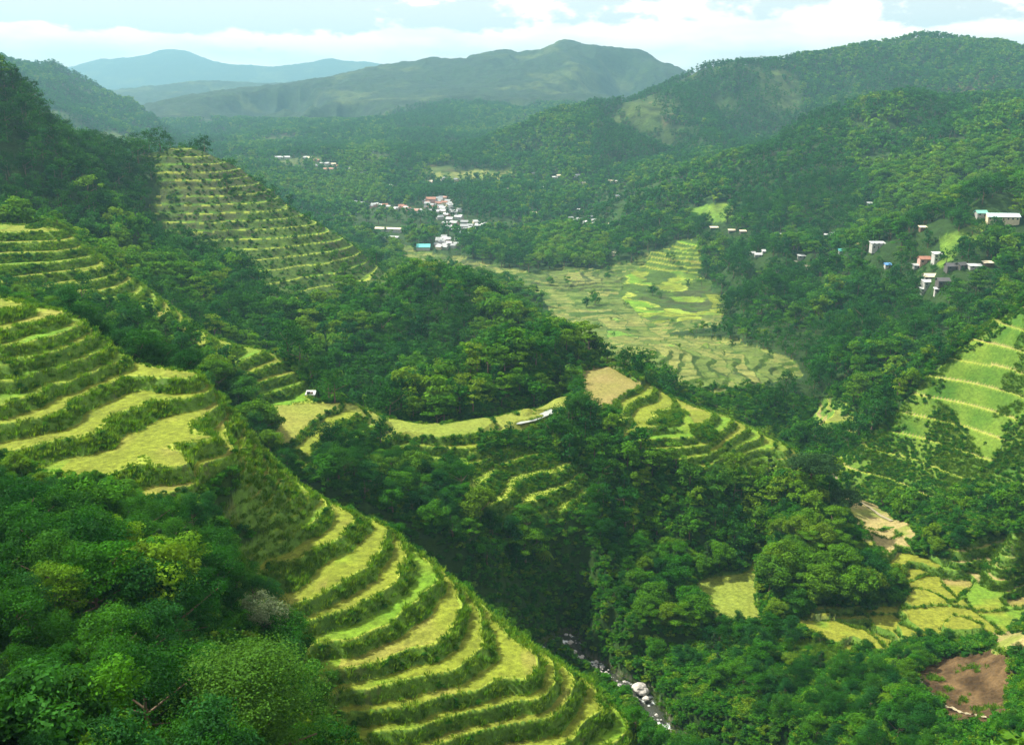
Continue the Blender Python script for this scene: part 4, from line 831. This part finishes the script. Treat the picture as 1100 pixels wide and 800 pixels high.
M_path = plain_mat('pale_path', (.25, .22, .14), .9, 2, .3)
def path(pix, width, lo, label):
    ribbon('path', [hit(a, b_, lo) for a, b_ in pix], width, M_path, lift=.35, label=label)
path([(975,716), (988,733), (1005,750), (1030,765), (1058,772)], 0.8, 170, 'pale footpath edging the bare landslide')
path([(884,503), (898,522), (915,534), (938,548), (958,560)], 1.6, 290, 'pale canal path descending to the golden fields')
M_stone = plain_mat('river_stone', (.34, .33, .31), .85, 2, .35)
def rock_me(seed):
    import bmesh
    from mathutils import noise
    bm = bmesh.new(); bmesh.ops.create_icosphere(bm, subdivisions=3, radius=1)
    for v in bm.verts:
        d = noise.noise(v.co * 1.1 + Vector((seed * 3.1, 0, 0))) * .45 + noise.noise(v.co * 3 + Vector((seed, 5, 0))) * .12; v.co *= 1 + d; v.co.z *= .62
    me = bpy.data.meshes.new('boulder'); bm.to_mesh(me); bm.free(); me.materials.append(M_stone); return me
rocks = [rock_me(i) for i in range(4)]
def rv(px, py): t = ray(px, py); z = float(rivdist(np.array([t[0] * 300.]), np.array([300.]))[1][0]); return atz(px, py, z)
BO = [(688,740,2.6,'largest pale boulder in the white water of the river'), (678,748,1.7,'pale boulder on the left of the largest river boulder'), (694,750,1.6,'pale boulder on the right of the largest river boulder'),
      (613,690,1.6,'pale boulder at the dark upper end of the visible river'), (617,700,1.4,None), (624,706,1.3,None), (632,712,1.2,None), (645,722,1.1,None), (655,728,1.2,None), (664,736,1.2,None), (720,785,1.5,'pale boulder at the lowest visible stretch of the river'), (705,768,1.0,None), (722,793,1.1,None), (608,682,1.2,None)]
gb = random.Random(3)
for _ in range(46):
    q = gb.random(); k_ = min(int(q * 6), 5); RP = [(608,682),(618,700),(634,714),(655,728),(684,745),(698,768),(721,792)]; a0, a1 = RP[k_], RP[k_ + 1]; f_ = q * 6 - k_
    BO.append((a0[0] + (a1[0] - a0[0]) * f_ + gb.uniform(-9, 9), a0[1] + (a1[1] - a0[1]) * f_ + gb.uniform(-5, 5), gb.choice([.35, .45, .5, .7, .9]), None))
for i, (a, b_, s_, lb) in enumerate(BO):
    s_ *= 1 if i == 0 else .62
    p = rv(a, b_); o = add_obj('boulder', rocks[i % 4], None, (p[0], p[1], p[2] + .1)); o.scale = (s_, s_ * .9, s_); o.rotation_euler = (0, 0, i * 1.3)
    setp(o, lb or 'small grey stone lying in the shallow rocky river', 'boulder', 'river boulders' if lb else 'small river stones')


# ------------------------------------------------------------------ sky, sun, air
SUN_EL, SUN_AZ = R(52), R(-72)                # azimuth measured from the view direction, left is negative
sv = (math.sin(SUN_AZ) * math.cos(SUN_EL), math.cos(SUN_AZ) * math.cos(SUN_EL), math.sin(SUN_EL))
from mathutils import Vector
sd = bpy.data.lights.new('sun', 'SUN'); sd.energy = 5.0; sd.angle = R(.6); sd.color = (1, .93, .78)
so = bpy.data.objects.new('sun', sd); COL.objects.link(so); so.rotation_euler = Vector(sv).to_track_quat('Z', 'Y').to_euler()
w = bpy.data.worlds.new('World'); sc.world = w; w.use_nodes = True; nt = w.node_tree; N = nt.nodes; Lk = nt.links; N.clear()
sky = N.new('ShaderNodeTexSky'); sky.sky_type = 'NISHITA'; sky.sun_disc = False; sky.sun_elevation = SUN_EL; sky.sun_rotation = SUN_AZ; sky.altitude = 1200; sky.air_density = 1; sky.dust_density = 1.5
bg = N.new('ShaderNodeBackground'); bg.inputs['Strength'].default_value = .065; out = N.new('ShaderNodeOutputWorld')
tc = N.new('ShaderNodeTexCoord'); sep = N.new('ShaderNodeSeparateXYZ'); Lk.new(tc.outputs['Generated'], sep.inputs[0])
def mth(op, a, b_=None, v=None):
    n = N.new('ShaderNodeMath'); n.operation = op
    for i, q in enumerate((a, b_)):
        if q is None: continue
        if isinstance(q, (int, float)): n.inputs[i].default_value = q
        else: Lk.new(q, n.inputs[i])
    return n.outputs[0]
def cloud(scale, off, det=10, rough=.58):
    mp = N.new('ShaderNodeMapping'); mp.inputs['Scale'].default_value = scale; mp.inputs['Location'].default_value = off; Lk.new(tc.outputs['Generated'], mp.inputs[0])
    cn = N.new('ShaderNodeTexNoise'); cn.inputs['Scale'].default_value = 1.0; cn.inputs['Detail'].default_value = det; cn.inputs['Roughness'].default_value = rough; Lk.new(mp.outputs[0], cn.inputs['Vector']); return cn.outputs['Fac']
def mrange(x, a, b_, c_=0., d=1.):
    n = N.new('ShaderNodeMapRange'); n.interpolation_type = 'SMOOTHSTEP'; n.inputs[1].default_value = a; n.inputs[2].default_value = b_; n.inputs[3].default_value = c_; n.inputs[4].default_value = d; Lk.new(x, n.inputs[0]); return n.outputs[0]
az = sep.outputs[0]; el = sep.outputs[2]
n1_ = cloud((15, 15, 34), (3.1, 0, .4), 12, .6); n2_ = cloud((9, 9, 36), (7.3, 2, 1.9), 9, .55)
low = mrange(mth('ABSOLUTE', mth('SUBTRACT', el, .034)), .010, .034, .24, -.14)     # cumulus bank low over the far peaks
right = mrange(az, -.20, .0, -.02, .16)                                   # broad cloud deck on the right
cov = mth('ADD', mth('ADD', n1_, low), right)
dens = mrange(cov, .50, .60)
shade = mrange(n2_, .36, .62, .80, 1.06)
whi = N.new('ShaderNodeVectorMath'); whi.operation = 'SCALE'; whi.inputs[0].default_value = (15.0, 13.2, 11.8); Lk.new(shade, whi.inputs['Scale'])
veil = N.new('ShaderNodeMix'); veil.data_type = 'RGBA'; veil.inputs['Factor'].default_value = .85; veil.inputs['B'].default_value = (8.2, 7.9, 7.5, 1); Lk.new(sky.outputs[0], veil.inputs['A'])
mixc = N.new('ShaderNodeMix'); mixc.data_type = 'RGBA'; Lk.new(dens, mixc.inputs['Factor']); Lk.new(veil.outputs['Result'], mixc.inputs['A']); Lk.new(whi.outputs[0], mixc.inputs['B'])
Lk.new(mixc.outputs['Result'], bg.inputs['Color']); Lk.new(bg.outputs[0], out.inputs[0])
m = bpy.data.materials.new('air'); m.use_nodes = True; m.node_tree.nodes.clear(); pv = m.node_tree.nodes.new('ShaderNodeVolumePrincipled'); mo = m.node_tree.nodes.new('ShaderNodeOutputMaterial'); m.node_tree.links.new(pv.outputs[0], mo.inputs['Volume'])
pv.inputs['Color'].default_value = (.28, .54, .70, 1); pv.inputs['Density'].default_value = 1.05e-4; pv.inputs['Anisotropy'].default_value = .2
zt = max(float(Z.max()), 0) + 40; zb_ = float(Z.min()) - 1; xa = 17900.; ya, yb = -60., 15600.
hv = np.array([(x, y, z) for x in (-xa, xa) for y in (ya, yb) for z in (zb_, zt)], float)
hz = mesh_from('haze', hv, np.array([(0,1,3,2),(4,6,7,5),(0,4,5,1),(2,3,7,6),(0,2,6,4),(1,5,7,3)]), m, False); hz['kind'] = 'stuff'; hz['label'] = 'thin blue haze in the air over the valley'

sc.view_settings.view_transform = 'Standard'; sc.view_settings.look = 'None'; sc.view_settings.gamma = 1; sc.view_settings.use_curve_mapping = False
sc.view_settings.exposure = 1.2
cy = sc.cycles; cy.max_bounces = 5; cy.diffuse_bounces = 2; cy.glossy_bounces = 2; cy.transmission_bounces = 3; cy.volume_bounces = 1; cy.transparent_max_bounces = 6
cy.use_denoising = True; cy.denoiser = 'OPENIMAGEDENOISE'; cy.use_adaptive_sampling = True; cy.adaptive_threshold = .02
